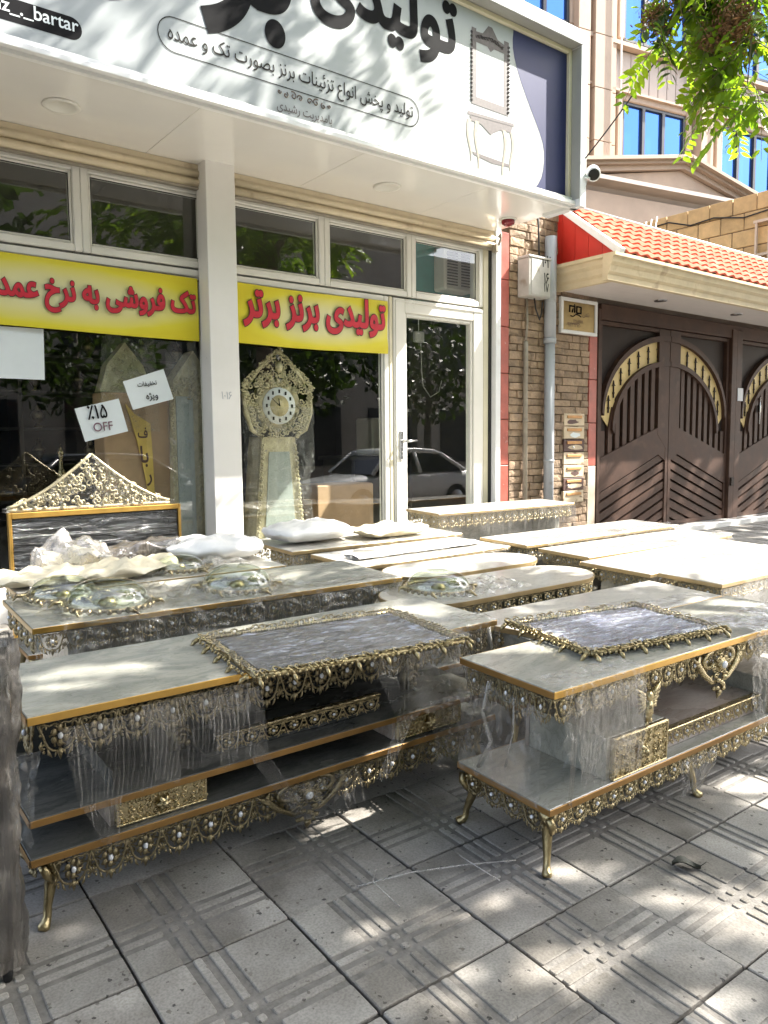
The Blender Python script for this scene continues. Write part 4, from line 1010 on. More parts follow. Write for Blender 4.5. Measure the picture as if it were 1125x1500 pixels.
# pressed metal tiles, one piece each
sl_a = math.atan2(RZ1 - RZ0, RY1 - RY0); nr = 7; tl = L / nr; tw = .18
mb = MB()
def wav(u, v): 
    a = u * 2 * math.pi
    return (u * tw, v * tl * 1.03, .011 * math.cos(a) + .017 * (1 - v) + .004)
mb.grid(wav, 8, 2, 0, True)
mb.add([wav(i / 8, 0) for i in range(9)] + [(wav(i / 8, 0)[0], 0, wav(i / 8, 0)[2] - .024) for i in range(9)], [(i, i + 9, i + 10, i + 1) for i in range(8)])
tmesh = mb.mesh('roof_tile', 'roof_tile', fix=False)
ncol = int((CX1 - CX0 - .05) / tw)
for r_ in range(nr):
    for c_ in range(ncol):
        o = link('roof_tile', tmesh, cn)
        o.matrix_parent_inverse = CI
        d = r_ * tl
        o.matrix_basis = Matrix.Translation((CX0 + .05 + c_ * tw, RY0 - .03 + math.cos(sl_a) * d, RZ0 + .004 + math.sin(sl_a) * d)) @ Matrix.Rotation(sl_a + random.uniform(-.012, .012), 4, 'X')
mb = MB(); mb.tube([(CX0, RY1 + .01, RZ1 + .03), (CX1, RY1 + .01, RZ1 + .03)], .02, 6); ca(mb, 'ridge_strip', 'trim_white')
mb = MB(); mb.box(7.03, 13.6, 5.45, 5.62, 2.6, 3.70); ca(mb, 'back_wall', 'beige_stone')
# ================================================================== yellow brick side wall
bw = thing('brick_wall', 'tall yellow block wall rising behind the canopy roof', 'wall', (12.1, 6.9, 0))
BI = Matrix.Translation((-12.1, -6.9, 0))
mb = MB(); mb.box(12.012, 12.25, 5.1, 9.2, 0, 5.01); o = mb.build('core', 'mortar_dark', bw); o.matrix_parent_inverse = BI
z = 5.06; rg = random.Random(9); k = 0
while z > 3.55:
    h = .262; y = 9.2 - (k % 2) * .19; 
    while y > 5.0:
        L_ = .385; y0 = max(y - L_, 5.05)
        if y - y0 > .05:
            mb = MB(); d = rg.uniform(0, .012); mb.box(12.0 - d, 12.03, y0 + .006, min(y, 9.2) - .006, z - h + .006, z - .006, 0, .008); o = mb.build('brick', 'brick_yellow', bw); o.matrix_parent_inverse = BI
        y -= L_
    z -= h; k += 1
gr_ = thing('window_grille', 'rusty rose painted window grille on the yellow block wall', 'grille', (11.93, 5.9, 3.9))
mb = MB()
for yy in (-.42, -.22, -.02, .18): mb.box(-.02, .02, yy - .015, yy + .015, -.3, .72)
for zz in (-.3, .2, .70): mb.box(-.025, .025, -.45, .22, zz - .02, zz + .02)
mb.build('bars', 'white_plaster', gr_)
# ================================================================== beige building behind
AN = Vector((13.863, 9.884, 0)); th = R(-11.1)
bb = thing('stone_building', 'beige stone building with pilasters, pediment and blue reflecting windows', 'building', (AN.x, AN.y, 0), (0, 0, th))
def bd(mb, name, mat, parent=None): return mb.build(name, mat, parent or bb)
mb = MB(); mb.box(-9, 9, .12, 7, 0, 13); bd(mb, 'wall', 'beige_pale')
# facing slabs between openings
wins = [(-3.05, -1.40), (0.0, 1.78), (2.86, 4.60), (5.7, 7.4)]
for (wa, wb) in wins:
    for (z0, z1) in ((6.05, 8.17), (9.35, 11.5)):
        mb = MB()
        for q in ((wa, wa + .055, z0, z1), (wb - .055, wb, z0, z1), (wa, wb, z1 - .05, z1), (wa, wb, z0, z0 + .05)): mb.box(q[0], q[1], .04, .11, q[2], q[3])
        W = wb - wa
        for u in (.33, .645): mb.box(wa + W * u - .04, wa + W * u + .04, .035, .108, z0, z1 - .05)
        mb.box(wa + W * .33, wa + W * .645, .038, .107, z0 + .82, z0 + .90)
        f = bd(mb, 'window', 'win_frame_dark')
        for u0, u1 in ((.03, .32), (.35, .63), (.66, .97)):
            mb = MB(); mb.box(wa + W * u0, wa + W * u1, .09, .095, z0 + .05, z1 - .05); mb.build('pane', 'sky_glass', f)
        mb = MB(); mb.box(wa - .16, wa - .005, -.0, .13, z0, z1 + .16, 0, .02); mb.box(wb + .005, wb + .16, 0, .13, z0, z1 + .16, 0, .02); mb.box(wa - .004, wb + .004, .002, .13, z1 + .005, z1 + .16, 0, .02); bd(mb, 'window_surround', 'beige_stone')
    for k in range(7):
        mb = MB(); x = wa + (wb - wa) * k / 7; mb.box(x + .006, x + (wb - wa) / 7 - .006, .085, .125, 8.36, 9.16, 0, .01); bd(mb, 'spandrel_slab', 'beige_pale')
for xc, ww in ((-.66, .46), (-.34, .14), (2.22, .30), (2.46, .16), (-4.0, .5), (5.15, .5), (-1.16, .3)):
    z = 4.2
    while z < 12.6:
        mb = MB(); mb.box(xc - ww / 2, xc + ww / 2, -.14 if ww > .2 else -.06, .12, z + .004, z + 1.0, 0, .008); bd(mb, 'pilaster_block', 'beige_stone'); z += 1.005
def hbar(x0, x1, z0, z1, out, name='cornice_band', mat='beige_stone'):
    mb = MB(); mb.prism([(-out, z1), (-out, z1 - (z1 - z0) * .3), (-out * .6, z0 + (z1 - z0) * .45), (-out * .45, z0), (.1, z0), (.1, z1)][::-1], 'x', x0, x1); bd(mb, name, mat)
hbar(-3, 3.1, 6.12, 6.38, .62, mat='beige_pale')
for (x0, z0), (x1, z1) in (((-1.6, 6.40), (1.25, 6.86)), ((1.25, 6.86), (3.3, 6.36))):
    L = math.hypot(x1 - x0, z1 - z0); a = math.atan2(z1 - z0, x1 - x0)
    for lo, hi, out in ((0, .10, .46), (.10, .16, .56), (.16, .23, .66)):
        mb = MB(); mb.add([(x0 - lo * math.sin(a), -out, z0 + lo), (x1, -out, z1 + lo), (x1, -out, z1 + hi), (x0, -out, z0 + hi), (x0, .1, z0 + lo), (x1, .1, z1 + lo), (x1, .1, z1 + hi), (x0, .1, z0 + hi)], [(0, 1, 2, 3), (4, 7, 6, 5), (0, 4, 5, 1), (1, 5, 6, 2), (2, 6, 7, 3), (3, 7, 4, 0)]); bd(mb, 'pediment_moulding', 'beige_stone')
mb = MB(); mb.prism([(-1.4, 6.39), (3.1, 6.39), (1.25, 6.85)], 'y', -.36, -.2); bd(mb, 'tympanum', 'beige_stone')
mb = MB(); mb.box(-3.0, 3.1, -.45, .1, 4.4, 6.11); bd(mb, 'porch_front', 'beige_stone')
mb = MB(); mb.box(-9, 9, -.06, .1, 8.3, 8.345); mb.box(-9, 9, -.08, .1, 9.18, 9.26); bd(mb, 'string_course', 'beige_stone')
for x_, z_ in ((-.28, 6.6), (2.62, 6.4)): mb = MB(); mb.tube([(x_, -.2, z_), (x_, -.2, 12)], .018, 6); bd(mb, 'light_strip', 'trim_white')
# spiked aerial on the canopy ridge and cables
an = thing('roof_aerial', 'small white spiked aerial behind the canopy ridge', 'aerial', (9.1, 6.4, 3.6))
mb = MB()
for k in range(6): mb.tube([(k * .115, 0, .30), (k * .115 + .05 + .012 * k, 0, .52 + .055 * k)], .009, 5)
mb.tube([(-.05, 0, .30), (.75, 0, .36)], .009, 5); mb.tube([(.4, 0, -.6), (.4, 0, .34)], .014, 6); mb.build('rods', 'trim_white', an)
def cable(label, pts, r=.006, mat='cable_black'):
    c = thing('cable', label, 'cable', pts[0]); mb = MB(); mb.tube([Vector(p) - Vector(pts[0]) for p in pts], r, 5); mb.build('wire', mat, c)
def sag(a, b, s, n=14): a, b = Vector(a), Vector(b); return [a.lerp(b, t / n) - Vector((0, 0, s * 4 * (t / n) * (1 - t / n))) for t in range(n + 1)]
cable('black cable running from the sign frame up into the tree branch', sag((5.36, 4.19, 3.62), (5.72, 3.66, 4.46), .03), .006)
cable('white cable strung above the canopy ridge', sag((5.6, 5.6, 3.98), (12.0, 6.1, 4.02), .1, 20), .008, 'trim_white')
cable('dark cable lying along the top of the yellow block wall', [(11.97, 8.2, 4.92), (11.97, 7.6, 4.94), (11.96, 7.2, 4.80), (11.96, 6.8, 4.83), (11.96, 6.3, 4.72), (11.96, 5.6, 4.78), (11.96, 5.1, 4.72)], .012)
# ================================================================== cast brass filigree
def arc(cx, cz, r, a0, a1, n, y=0, r1=None):
    r1 = r if r1 is None else r1
    return [(cx + (r + (r1 - r) * t / n) * math.cos(R(a0 + (a1 - a0) * t / n)), y, cz + (r + (r1 - r) * t / n) * math.sin(R(a0 + (a1 - a0) * t / n))) for t in range(n + 1)]
def motif_mesh(name, mats, seg=1.0, ns=5, spike=True, fan=1.0):
    """one repeat of the lace trim, one unit wide, hanging down from z=0, facing -y"""
    mb = MB(); n = lambda k: max(3, int(k * seg))
    t_ = .034
    mb.tube([(-.5, 0, -.03), (-.25, -.02, -.05), (0, -.03, -.035), (.25, -.02, -.05), (.5, 0, -.03)], .036, ns)
    mb.tube([(-.5, 0, -.12), (-.38, -.02, -.10), (-.25, -.02, -.16), (-.12, -.02, -.12), (0, -.02, -.16), (.12, -.02, -.12), (.25, -.02, -.16), (.38, -.02, -.10), (.5, 0, -.12)], .026, ns)
    for s in (-1, 1):
        # stem falling from the rail between two flowers, then a C scroll curling under the flower
        mb.tube([(s * .5, 0, -.10), (s * .46, -.02, -.24), (s * .40, -.03, -.36), (s * .36, -.03, -.50), (s * .29, -.03, -.62), (s * .18, -.03, -.70), (s * .06, -.03, -.72)][::1 if seg > .55 else 2], [.05, .034, .03, .034, .034, .03, .024][::1 if seg > .55 else 2], ns)
        mb.tube([(s * x, y - .03, z) for x, y, z in arc(.40, -.60, .075, 150, -150, n(8), r1=.02)], .030, ns)
        mb.tube([(s * x, y - .02, z) for x, y, z in arc(.36, -.20, .085, -40, 230, n(7), r1=.03)], .026, ns)
        mb.tube([(s * .44, -.03, -.46), (s * .49, -.05, -.56), (s * .46, -.04, -.68)], [.012, .036, .008], ns)
        mb.tube([(s * .30, -.03, -.64), (s * .27, -.05, -.76), (s * .20, -.04, -.85)], [.02, .042, .008], ns)
        mb.blob((s * .40, -.04, -.70), .042, .035, .042, 5, 4)
        mb.blob((s * .47, -.03, -.33), .04, .035, .04, 5, 4)
    for k in range(6):
        a = R(60 * k + 30)
        mb.blob((.165 * math.cos(a), -.06, -.38 + .165 * math.sin(a)), .088, .045, .088, 6, 4); mb.tube([(.26 * math.cos(a + .52), -.05, -.38 + .26 * math.sin(a + .52)), (.20 * math.cos(a + .3), -.06, -.38 + .20 * math.sin(a + .3)), (.1 * math.cos(a), -.08, -.38 + .1 * math.sin(a))], [.03, .018, .012], 4)
    mb.blob((0, -.11, -.38), .074, .07, .074, 7, 5, 1)
    if spike:
        mb.tube([(0, -.03, -.66), (0, -.05, -.74), (0, -.05, -.82), (0, -.03, -.93)], [.03, .085, .055, .008], ns)
        for s in (-1, 1): mb.tube([(s * .02, -.04, -.70), (s * .10, -.05, -.75), (s * .13, -.04, -.84)], [.03, .035, .01], ns)
    return mb.mesh(name, mats)
MOT = motif_mesh('filigree_motif', ['brass_old', 'crystal'])
MOT_B = motif_mesh('filigree_motif', ['brass_bright', 'crystal'])
MOT_L = motif_mesh('filigree_motif', ['brass_bright', 'crystal'], .5, 4)
MOT_M = motif_mesh('filigree_motif', ['brass_old', 'crystal'], .6, 4)
MOT_N = motif_mesh('filigree_motif', ['brass', 'crystal'], .8, 5, spike=False)
def lace_mesh(name, mat):
    mb = MB()
    for s in (-1, 1):
        mb.tube([(s * x, 0, z) for x, y, z in arc(.20, -.30, .19, 110, -220, 12, r1=.06)], .034, 5)
        mb.tube([(s * x, -.01, z) for x, y, z in arc(.13, -.66, .12, 60, -260, 10, r1=.04)], .030, 5)
        mb.tube([(s * .48, 0, -.06), (s * .40, -.01, -.34), (s * .45, -.01, -.58), (s * .36, 0, -.78)], [.03, .034, .03, .01], 5)
        mb.tube([(s * .05, 0, -.5), (s * .18, -.02, -.46), (s * .30, -.02, -.56), (s * .42, 0, -.50)], [.03, .03, .026, .012], 5)
        mb.blob((s * .33, -.02, -.72), .045, .035, .045, 5, 4)
    mb.tube([(0, 0, -.02), (0, -.02, -.3), (0, -.02, -.62), (0, -.01, -.98)], [.05, .03, .05, .008], 5)
    return mb.mesh(name, mat)
LACE = lace_mesh('filigree_lace', 'brass_old'); LACE_B = lace_mesh('filigree_lace', 'brass_bright')
def drop_mesh(name, mats, seg=1.0):
    """large central pendant, about one unit high"""
    mb = MB(); n = lambda k: max(4, int(k * seg))
    for s in (-1, 1):
        mb.tube([(s * x, -.03, z) for x, y, z in arc(.22, -.22, .20, 100, -150, n(12), r1=.10)], [.04] * (n(12) + 1), 5)
        mb.tube([(s * .05, -.05, -.70), (s * .22, -.06, -.62), (s * .42, -.05, -.42), (s * .55, -.03, -.18), (s * .50, -.02, -.05)], [.02, .045, .055, .05, .02], 5)
        for k in range(4): mb.tube([(s * (.30 + .07 * k), -.05, -.50 + .11 * k), (s * (.40 + .07 * k), -.07, -.47 + .11 * k), (s * (.46 + .07 * k), -.05, -.38 + .11 * k)], [.02, .035, .008], 4)
        mb.tube([(s * x, -.05, z) for x, y, z in arc(.15, -.62, .10, 90, -170, n(8), r1=.04)], .03, 5)
        mb.blob((s * .12, -.06, -.80), .05, .04, .05, 5, 4)
    mb.blob((0, -.08, -.30), .085, .08, .13, 8, 6); mb.blob((0, -.15, -.30), .06, .04, .08, 6, 5, 1)
    for k in range(22): mb.tube([(x + .24 * math.cos(k * 2.4) * (k / 22), -.05 - .02 * (k % 3), z - .34 + .26 * math.sin(k * 2.4) * (k / 22)) for x, y, z in arc(0, 0, .055, k * 50, k * 50 + 380, 8, r1=.015)], .02, 4)
    for k in range(7): mb.blob((.09 * math.cos(k * 2.4), -.09, -.58 - .05 * k), .055 - .004 * k, .05, .05, 5, 4)
    mb.tube([(0, -.06, -.86), (0, -.07, -.94), (0, -.04, -1.05)], [.05, .045, .005], 6)
    return mb.mesh(name, mats)
DROP = drop_mesh('pendant', ['brass_old', 'crystal']); DROP_B = drop_mesh('pendant', ['brass_bright', 'crystal'])
def leg_mesh(h, name='leg', mat='brass'):
    mb = MB()
    pts = []; rs = []
    for t, off, r in ((0, 0, .021), (.06, .004, .03), (.16, .010, .026), (.24, .012, .022), (.30, .010, .019), (.5, .002, .0145), (.72, -.008, .011), (.86, -.010, .0105), (.93, -.016, .013), (.97, -.024, .016), (1, -.028, .011)):
        pts.append((off, off, h * (1 - t))); rs.append(r)
    mb.tube(pts, rs, 10)
    for a in range(5): mb.blob((.016 * math.cos(a * 1.256) + .008, .016 * math.sin(a * 1.256) + .008, h * .86), .011, .011, .02, 6, 4)
    mb.tube([(-.02, -.02, h * .93), (-.012, -.028, h * .80), (0, -.018, h * .68), (.004, -.01, h * .6)], [.012, .012, .009, .003], 6)
    for k in range(9): mb.blob((.022 * math.cos(k * 2.4) * (1 - k * .07), .022 * math.sin(k * 2.4) * (1 - k * .07), h * (.97 - .03 * k)), .008, .008, .008, 5, 4)
    return mb.mesh(name, mat)
LEG = leg_mesh(.185)
def scroll_plate(w, h, name='drawer_front', seed=1):
    """embossed brass drawer front: plate, rim and raised scrollwork"""
    mb = MB(); rg = random.Random(seed)
    mb.box(0, w, -.006, .012, 0, h, 0, .002)
    for q in ((0, w, 0, .006), (0, w, h - .006, h), (0, .006, .006, h - .006), (w - .006, w, .006, h - .006)): mb.box(q[0], q[1], -.011, -.006, q[2], q[3], 0, .0015)
    nx = max(5, int(w / .026)); nz = max(3, int(h / .026))
    for i in range(nx):
        for j in range(nz):
            cx = (i + .5 + rg.uniform(-.2, .2)) * w / nx; cz = (j + .5 + rg.uniform(-.2, .2)) * h / nz
            if abs(cx - w / 2) < .02 and abs(cz - h / 2) < .02: continue
            p0 = rg.uniform(0, 360); sg_ = rg.choice((-1, 1))
            mb.tube([(cx + x, -.0075, cz + z) for x, y, z in arc(0, 0, .0115, p0, p0 + sg_ * 420, 10, r1=.002)], .0024, 4)
            mb.blob((cx + rg.uniform(-.012, .012), -.007, cz + rg.uniform(-.012, .012)), .0045, .003, .0045, 5, 3)
    return mb
def star_knob():
    mb = MB()
    for k in range(6):
        a = R(60 * k); mb.tube([(0, -.012, 0), (.012 * math.cos(a), -.014, .012 * math.sin(a)), (.026 * math.cos(a), -.008, .026 * math.sin(a))], [.008, .009, .002], 5)
    mb.blob((0, -.02, 0), .010, .010, .010, 8, 5); return mb.mesh('knob', 'brass_bright')
KNOB = star_knob()
def slab(mb, x0, x1, y0, y1, z0, z1, e=.004):
    """stone slab (0) with a gilt edge band (1) set 1 mm proud"""
    mb.box(x0, x1, y0, y1, z0 + .003, z1, 0, .002)
    mb.box(x0 - .0015, x1 + .0015, y0 - e, y0 - .0002, z0, z1 - .0015, 1, .001); mb.box(x0 - .0015, x1 + .0015, y1 + .0002, y1 + e, z0, z1 - .0015, 1, .001)
    mb.box(x0 - e, x0 - .0017, y0 - .0005, y1 + .0005, z0 + .0005, z1 - .002, 2, .001); mb.box(x1 + .0017, x1 + e, y0 - .0005, y1 + .0005, z0 + .0005, z1 - .002, 2, .001)
def trim(parent, me, x0, x1, y, z, pitch, hgt, side='front', flip=False):
    n = max(1, round((x1 - x0) / pitch)); p = (x1 - x0) / n
    if me in (MOT, MOT_B):        # second, shallower course of lace behind, half a repeat along
        hgt *= 1.15; bk = LACE if me is MOT else LACE_B
        for k in range(n - 1):
            c = x0 + (k + 1) * p
            if side == 'front': link('filigree_lace', bk, parent, (c, y + .012, z), None, (p, p, hgt * random.uniform(.74, .82)))
            elif side == 'left': link('filigree_lace', bk, parent, (y + .012, c, z), (0, 0, R(-90)), (p, p, hgt * .78))
    for k in range(n):
        c = x0 + (k + .5) * p
        if side == 'front': link('filigree_motif', me, parent, (c, y, z), (R(random.uniform(-4, 3)), 0, R(random.uniform(-2, 2))), (p, p, hgt if not flip else -hgt))
        elif side == 'left': link('filigree_motif', me, parent, (y, c, z), (0, 0, R(-90)), (p, p, hgt))
        else: link('filigree_motif', me, parent, (y, c, z), (0, 0, R(90)), (p, p, hgt))
def place(name, label, cat, x, y, rz=0.0, group=None):
    """root resting on the sloping pavement"""
    return thing(name, label, cat, (x, y, gz(y)), (Matrix.Rotation(TILT, 4, 'X') @ Matrix.Rotation(rz, 4, 'Z')).to_euler(), group)
GRP = 'brass trimmed consoles set out on the pavement'
def bracket_mesh(h):
    mb = MB()
    mb.tube([(0, 0, h), (.0, -.02, h * .9), (-.004, -.035, h * .72), (.0, -.02, h * .5), (.004, 0, h * .36), (.0, .012, h * .2), (0, .0, 0)], [.018, .024, .022, .02, .024, .03, .026], 8)
    for k in range(14):
        a = k * 2.1; mb.blob((.026 * math.cos(a), -.012 + .026 * math.sin(a), h * (.08 + .06 * k)), .012, .012, .012, 5, 4)
    mb.tube([(x, -.03, z + h * .2) for x, y, z in arc(0, 0, .03, 0, 500, 14, r1=.006)], .007, 5)
    mb.tube([(x, -.045, z + h * .75) for x, y, z in arc(0, 0, .026, 90, 560, 14, r1=.006)], .006, 5)
    return mb.mesh('bracket', 'brass_old')

# ------------------------------------------------------------------ near left console (three levels)
def console_left():
    L, Dp, H = 1.62, .46, .575
    t = place('console_table', 'long three tier console nearest the camera on the left, a wrapped mirror on top', 'console table', .415, 1.985, 0, GRP)
    mb = MB(); slab(mb, 0, L, 0, Dp, H - .022, H); mb.build('table_top', ['marble', 'gold_edge', 'gold_brown'], t)
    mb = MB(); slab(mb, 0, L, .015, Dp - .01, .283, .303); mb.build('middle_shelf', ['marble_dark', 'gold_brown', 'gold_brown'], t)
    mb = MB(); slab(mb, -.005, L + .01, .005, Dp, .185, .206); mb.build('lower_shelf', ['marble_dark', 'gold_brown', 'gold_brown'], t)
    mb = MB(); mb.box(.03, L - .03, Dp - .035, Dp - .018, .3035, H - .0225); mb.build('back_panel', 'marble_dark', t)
    for a, b, s in ((.215, .475, 1), (1.18, 1.475, 2)):
        mb = MB(); mb.box(a - .012, b + .004, .045, Dp - .05, .2065, .2825, 0, .002); bx_ = mb.build('drawer', 'marble_pink', t)
        sp = scroll_plate(b - a, .073, seed=s); o = sp.build('drawer_front', 'brass_bright', bx_, (a, .036, .2075)); 
        o2 = link('knob', KNOB, bx_, ((a + b) / 2, .030, .244))
    mb = MB(); mb.box(.215, .216, .05, Dp - .06, .304, .36); mb.box(.5, 1.15, .09, Dp - .06, .304, .318, 0, .002); mb.build('tray', 'marble_dark', t)
    trim(t, MOT_N, .53, 1.13, .075, .368, .075, .062)
    mb = MB(); mb.box(.525, 1.135, .066, .090, .368, .374, 0, .002); mb.build('rail_cap', 'brass_bright', t)
    trim(t, MOT, .03, L - .03, .022, H - .0225, .098, .105); trim(t, MOT, .03, Dp - .03, .02, H - .0225, .098, .10, 'left'); trim(t, MOT_M, .03, Dp - .03, L - .02, H - .0225, .098, .10, 'right')
    trim(t, MOT, .05, L - .05, .022, .1845, .098, .10); trim(t, MOT_M, .05, Dp - .03, .02, .1845, .098, .08, 'left'); trim(t, MOT_M, .05, Dp - .03, L - .02, .1845, .098, .08, 'right')
    link('pendant', DROP, t, (.80, .016, .186), None, (.26, .18, .155))
    for x in (.46, 1.36): link('bracket', bracket_mesh(.248), t, (x, .20, .3035))
    for x, y, a in ((.045, .045, 0), (L - .045, .045, 90), (.045, Dp - .045, -90), (L - .045, Dp - .045, 180), (.80, Dp - .045, 200)): link('leg', LEG, t, (x, y, 0), (0, 0, R(a)))
    return t
ct_left = console_left()
def console_right():
    L, Dp, H = 1.58, .385, .555
    t = place('console_table', 'two tier console nearest the camera on the right, drawers and bright brass lace', 'console table', 1.645, 1.385, R(-1.0), GRP)
    mb = MB(); slab(mb, 0, L, 0, Dp, H - .022, H); mb.build('table_top', ['marble', 'gold_edge', 'gold_brown'], t)
    mb = MB(); slab(mb, 0, L, 0, Dp, .187, .208); mb.build('lower_shelf', ['marble', 'gold_brown', 'gold_brown'], t)
    mb = MB(); mb.box(.275, 1.46, Dp - .05, Dp - .035, .2085, H - .0225); mb.build('back_panel', 'marble_pink', t)
    for a, b, s in ((.29, .57, 3), (1.25, 1.50, 4)):
        mb = MB(); mb.box(a - .016, b, .018, Dp - .052, .2085, .345, 0, .002); bx_ = mb.build('drawer', 'marble', t)
        sp = scroll_plate(b - a, .135, seed=s); sp.build('drawer_front', 'brass_bright', bx_, (a, .0105, .2090)); link('knob', KNOB, bx_, ((a + b) / 2, .004, .277))
    mb = MB(); mb.box(.571, 1.233, .05, Dp - .052, .2085, .2785, 0, .002); mb.build('tray', 'marble_pink', t)
    trim(t, MOT_N, .58, 1.225, .042, .2795, .066, .068); mb = MB(); mb.box(.575, 1.23, .030, .058, .279, .285, 0, .002); mb.build('rail_cap', 'brass_bright', t)
    trim(t, MOT_B, .02, L - .02, .018, H - .0225, .072, .085); trim(t, MOT, .02, Dp - .02, .016, H - .0225, .075, .09, 'left'); trim(t, MOT_M, .02, Dp - .02, L - .016, H - .0225, .075, .09, 'right')
    trim(t, MOT_B, .03, L - .03, .018, .1865, .08, .075); trim(t, MOT, .03, Dp - .02, .016, .1865, .08, .075, 'left'); trim(t, MOT_M, .03, Dp - .02, L - .016, .1865, .08, .075, 'right')
    link('pendant', DROP_B, t, (.86, .012, H - .024), None, (.24, .2, .17)); 
    mb = MB()
    for k in range(6): mb.tube([(.0, 0, -.01 * k), (.03, -.01, .012 - .008 * k), (.075 - .005 * k, -.006, .045 - .018 * k)], [.006, .009, .002], 5)
    for k in range(6): mb.tube([(.0, 0, -.01 * k), (-.03, -.01, .012 - .008 * k), (-.07 + .005 * k, -.006, .040 - .018 * k)], [.006, .009, .002], 5)
    mb.blob((0, -.01, 0), .016, .014, .02, 8, 6); mb.tube([(0, -.008, -.01), (0, -.008, -.05), (0, -.006, -.10)], [.014, .02, .004], 6)
    for k in range(8): mb.blob((.012 * math.cos(k * 2.2), -.012, -.03 - .008 * k), .009, .008, .009, 5, 4)
    mb.build('winged_ornament', 'brass_bright', t, (.455, .012, .445)); mb.build('winged_ornament', 'brass_bright', t, (1.30, .012, .445))
    for x, y, a in ((.03, .03, 0), (L - .03, .03, 90), (.03, Dp - .03, -90), (L - .03, Dp - .03, 180), (.80, .05, 60)): link('leg', LEG, t, (x, y, 0), (0, 0, R(a)))
    return t
ct_right = console_right()
# ------------------------------------------------------------------ the rows behind
def outline_round(L, Dp, ends):
    """top outline with half-elliptic ends where asked"""
    p = []
    rx = Dp * .62
    if 'l' in ends: p += [(rx - rx * math.sin(R(a)), Dp / 2 + Dp / 2 * math.cos(R(a))) for a in range(0, 181, 15)]
    else: p += [(0, Dp), (0, 0)]
    if 'r' in ends: p += [(L - rx + rx * math.sin(R(a)), Dp / 2 - Dp / 2 * math.cos(R(a))) for a in range(0, 181, 15)]
    else: p += [(L, 0), (L, Dp)]
    return p
def table(label, x0, y0, L, Dp, H, top='marble_white', ends='', rz=0.0, cat='console table', edge='gold_edge', mot=None, pts=None, hgt=.085, name='console_table'):
    t = place(name, label, cat, x0, y0, rz, GRP); mot = mot or MOT_L
    out = pts or outline_round(L, Dp, ends)
    mb = MB(); k = len(out)
    if not ends and not pts: slab(mb, 0, L, 0, Dp, H - .022, H)
    else:
        mb.prism(out, 'z', H - .019, H, 0)
        e = .0045; cx = sum(p[0] for p in out) / k; cy = sum(p[1] for p in out) / k
        ring = []
        for i, (x, y) in enumerate(out):
            a, b = Vector(out[i - 1]), Vector(out[(i + 1) % k]); d = (b - a).normalized(); ring.append((x + d.y * e, y - d.x * e))
        vs = [(x, y, H - .022) for x, y in ring] + [(x, y, H - .0015) for x, y in ring]
        mb.add(vs, [(i, (i + 1) % k, k + (i + 1) % k, k + i) for i in range(k)], 1)
        mb.add([(x, y, H - .0015) for x, y in ring] + [(x, y, H - .0015) for x, y in out], [(i, (i + 1) % k, k + (i + 1) % k, k + i) for i in range(k)], 1)
    mb.build('table_top', [top, 'gold_pale' if top == 'marble_white' else edge, 'gold_pale'], t, fix=False if pts or ends else True)
    if ends or pts:
        # lace follows the outline
        acc = 0; per = []
        for i in range(k):
            a, b = Vector(out[i]), Vector(out[(i + 1) % k]); 
            per.append((a, b))
        step = .095; pos = 0.0
        for a, b in per:
            l_ = (b - a).length; d = (b - a) / l_
            while pos < l_:
                q = a + d * pos; nrm = Vector((d.y, -d.x)); q = q - nrm * .016
                if nrm.y < .75: link('filigree_motif', mot, t, (q.x, q.y, H - .0225), (0, 0, math.atan2(d.y, d.x)), (step, step, hgt))
                pos += step
            pos -= l_
    else:
        trim(t, mot, .02, L - .02, .018, H - .0225, .092, hgt); trim(t, mot, .02, Dp - .02, .016, H - .0225, .092, hgt, 'left'); trim(t, mot, .02, Dp - .02, L - .016, H - .0225, .092, hgt, 'right')
    ins = .10 if ends or pts else .03
    mb = MB(); slab(mb, ins, L - ins, .03, Dp - .03, .19, .21); mb.build('lower_shelf', ['marble', 'gold_brown', 'gold_brown'], t)
    mb = MB(); mb.box(ins + .1, ins + .16, .06, Dp - .06, .2105, H - .0228); mb.box(L - ins - .16, L - ins - .1, .06, Dp - .06, .2105, H - .0228); mb.box(ins + .1601, L - ins - .1601, Dp - .09, Dp - .075, .2105, H - .0228); mb.build('stand_panel', 'marble', t)
    for x, y, a in ((ins + .03, .06, 0), (L - ins - .03, .06, 90), (ins + .03, Dp - .06, -90), (L - ins - .03, Dp - .06, 180)): link('leg', LEG, t, (x, y, .004), (0, 0, R(a)))
    return t
T_B = table('console directly behind the nearest left one, glass bowls wrapped on its grey top', .645, 2.91, 1.66, .53, .553, top='marble', mot=MOT_M, rz=R(-1.2), hgt=.10)
T_LB = table('console under the cream wrapped bundles in front of the framed dark board', .78, 3.72, 1.36, .40, .50, rz=R(-1))
T_G1 = table('console under the white wrapped cushion shapes before the clock window', 2.395, 4.05, 1.42, .56, .50)
T_G2 = table('console with a flat white wrapped roll lying along its top', 2.46, 3.41, 1.22, .50, .50, rz=R(2))
T_O2 = table('round ended low table just behind the round ended one carrying a glass bowl', 2.45, 2.985, 1.08, .36, .50, ends='lr', cat='low table', name='low_table')
T_O1 = table('round ended low table carrying one wrapped glass bowl', 2.08, 2.49, 1.36, .42, .50, ends='lr', cat='low table', name='low_table', top='marble_white')
T_K = table('stepped front low table between the two wrapped mirrors', 2.07, 1.965, 1.50, .42, .47, cat='low table', name='low_table', top='marble_white', mot=MOT_B,
            pts=[(0, .42), (0, .24), (.18, .235), (.24, .005), (1.50, -.015), (1.52, .40)], hgt=.10)
T_R4 = table('empty console at the right edge of the picture, closest of the empty ones', 3.69, 2.015, 1.60, .36, .50, rz=R(0))
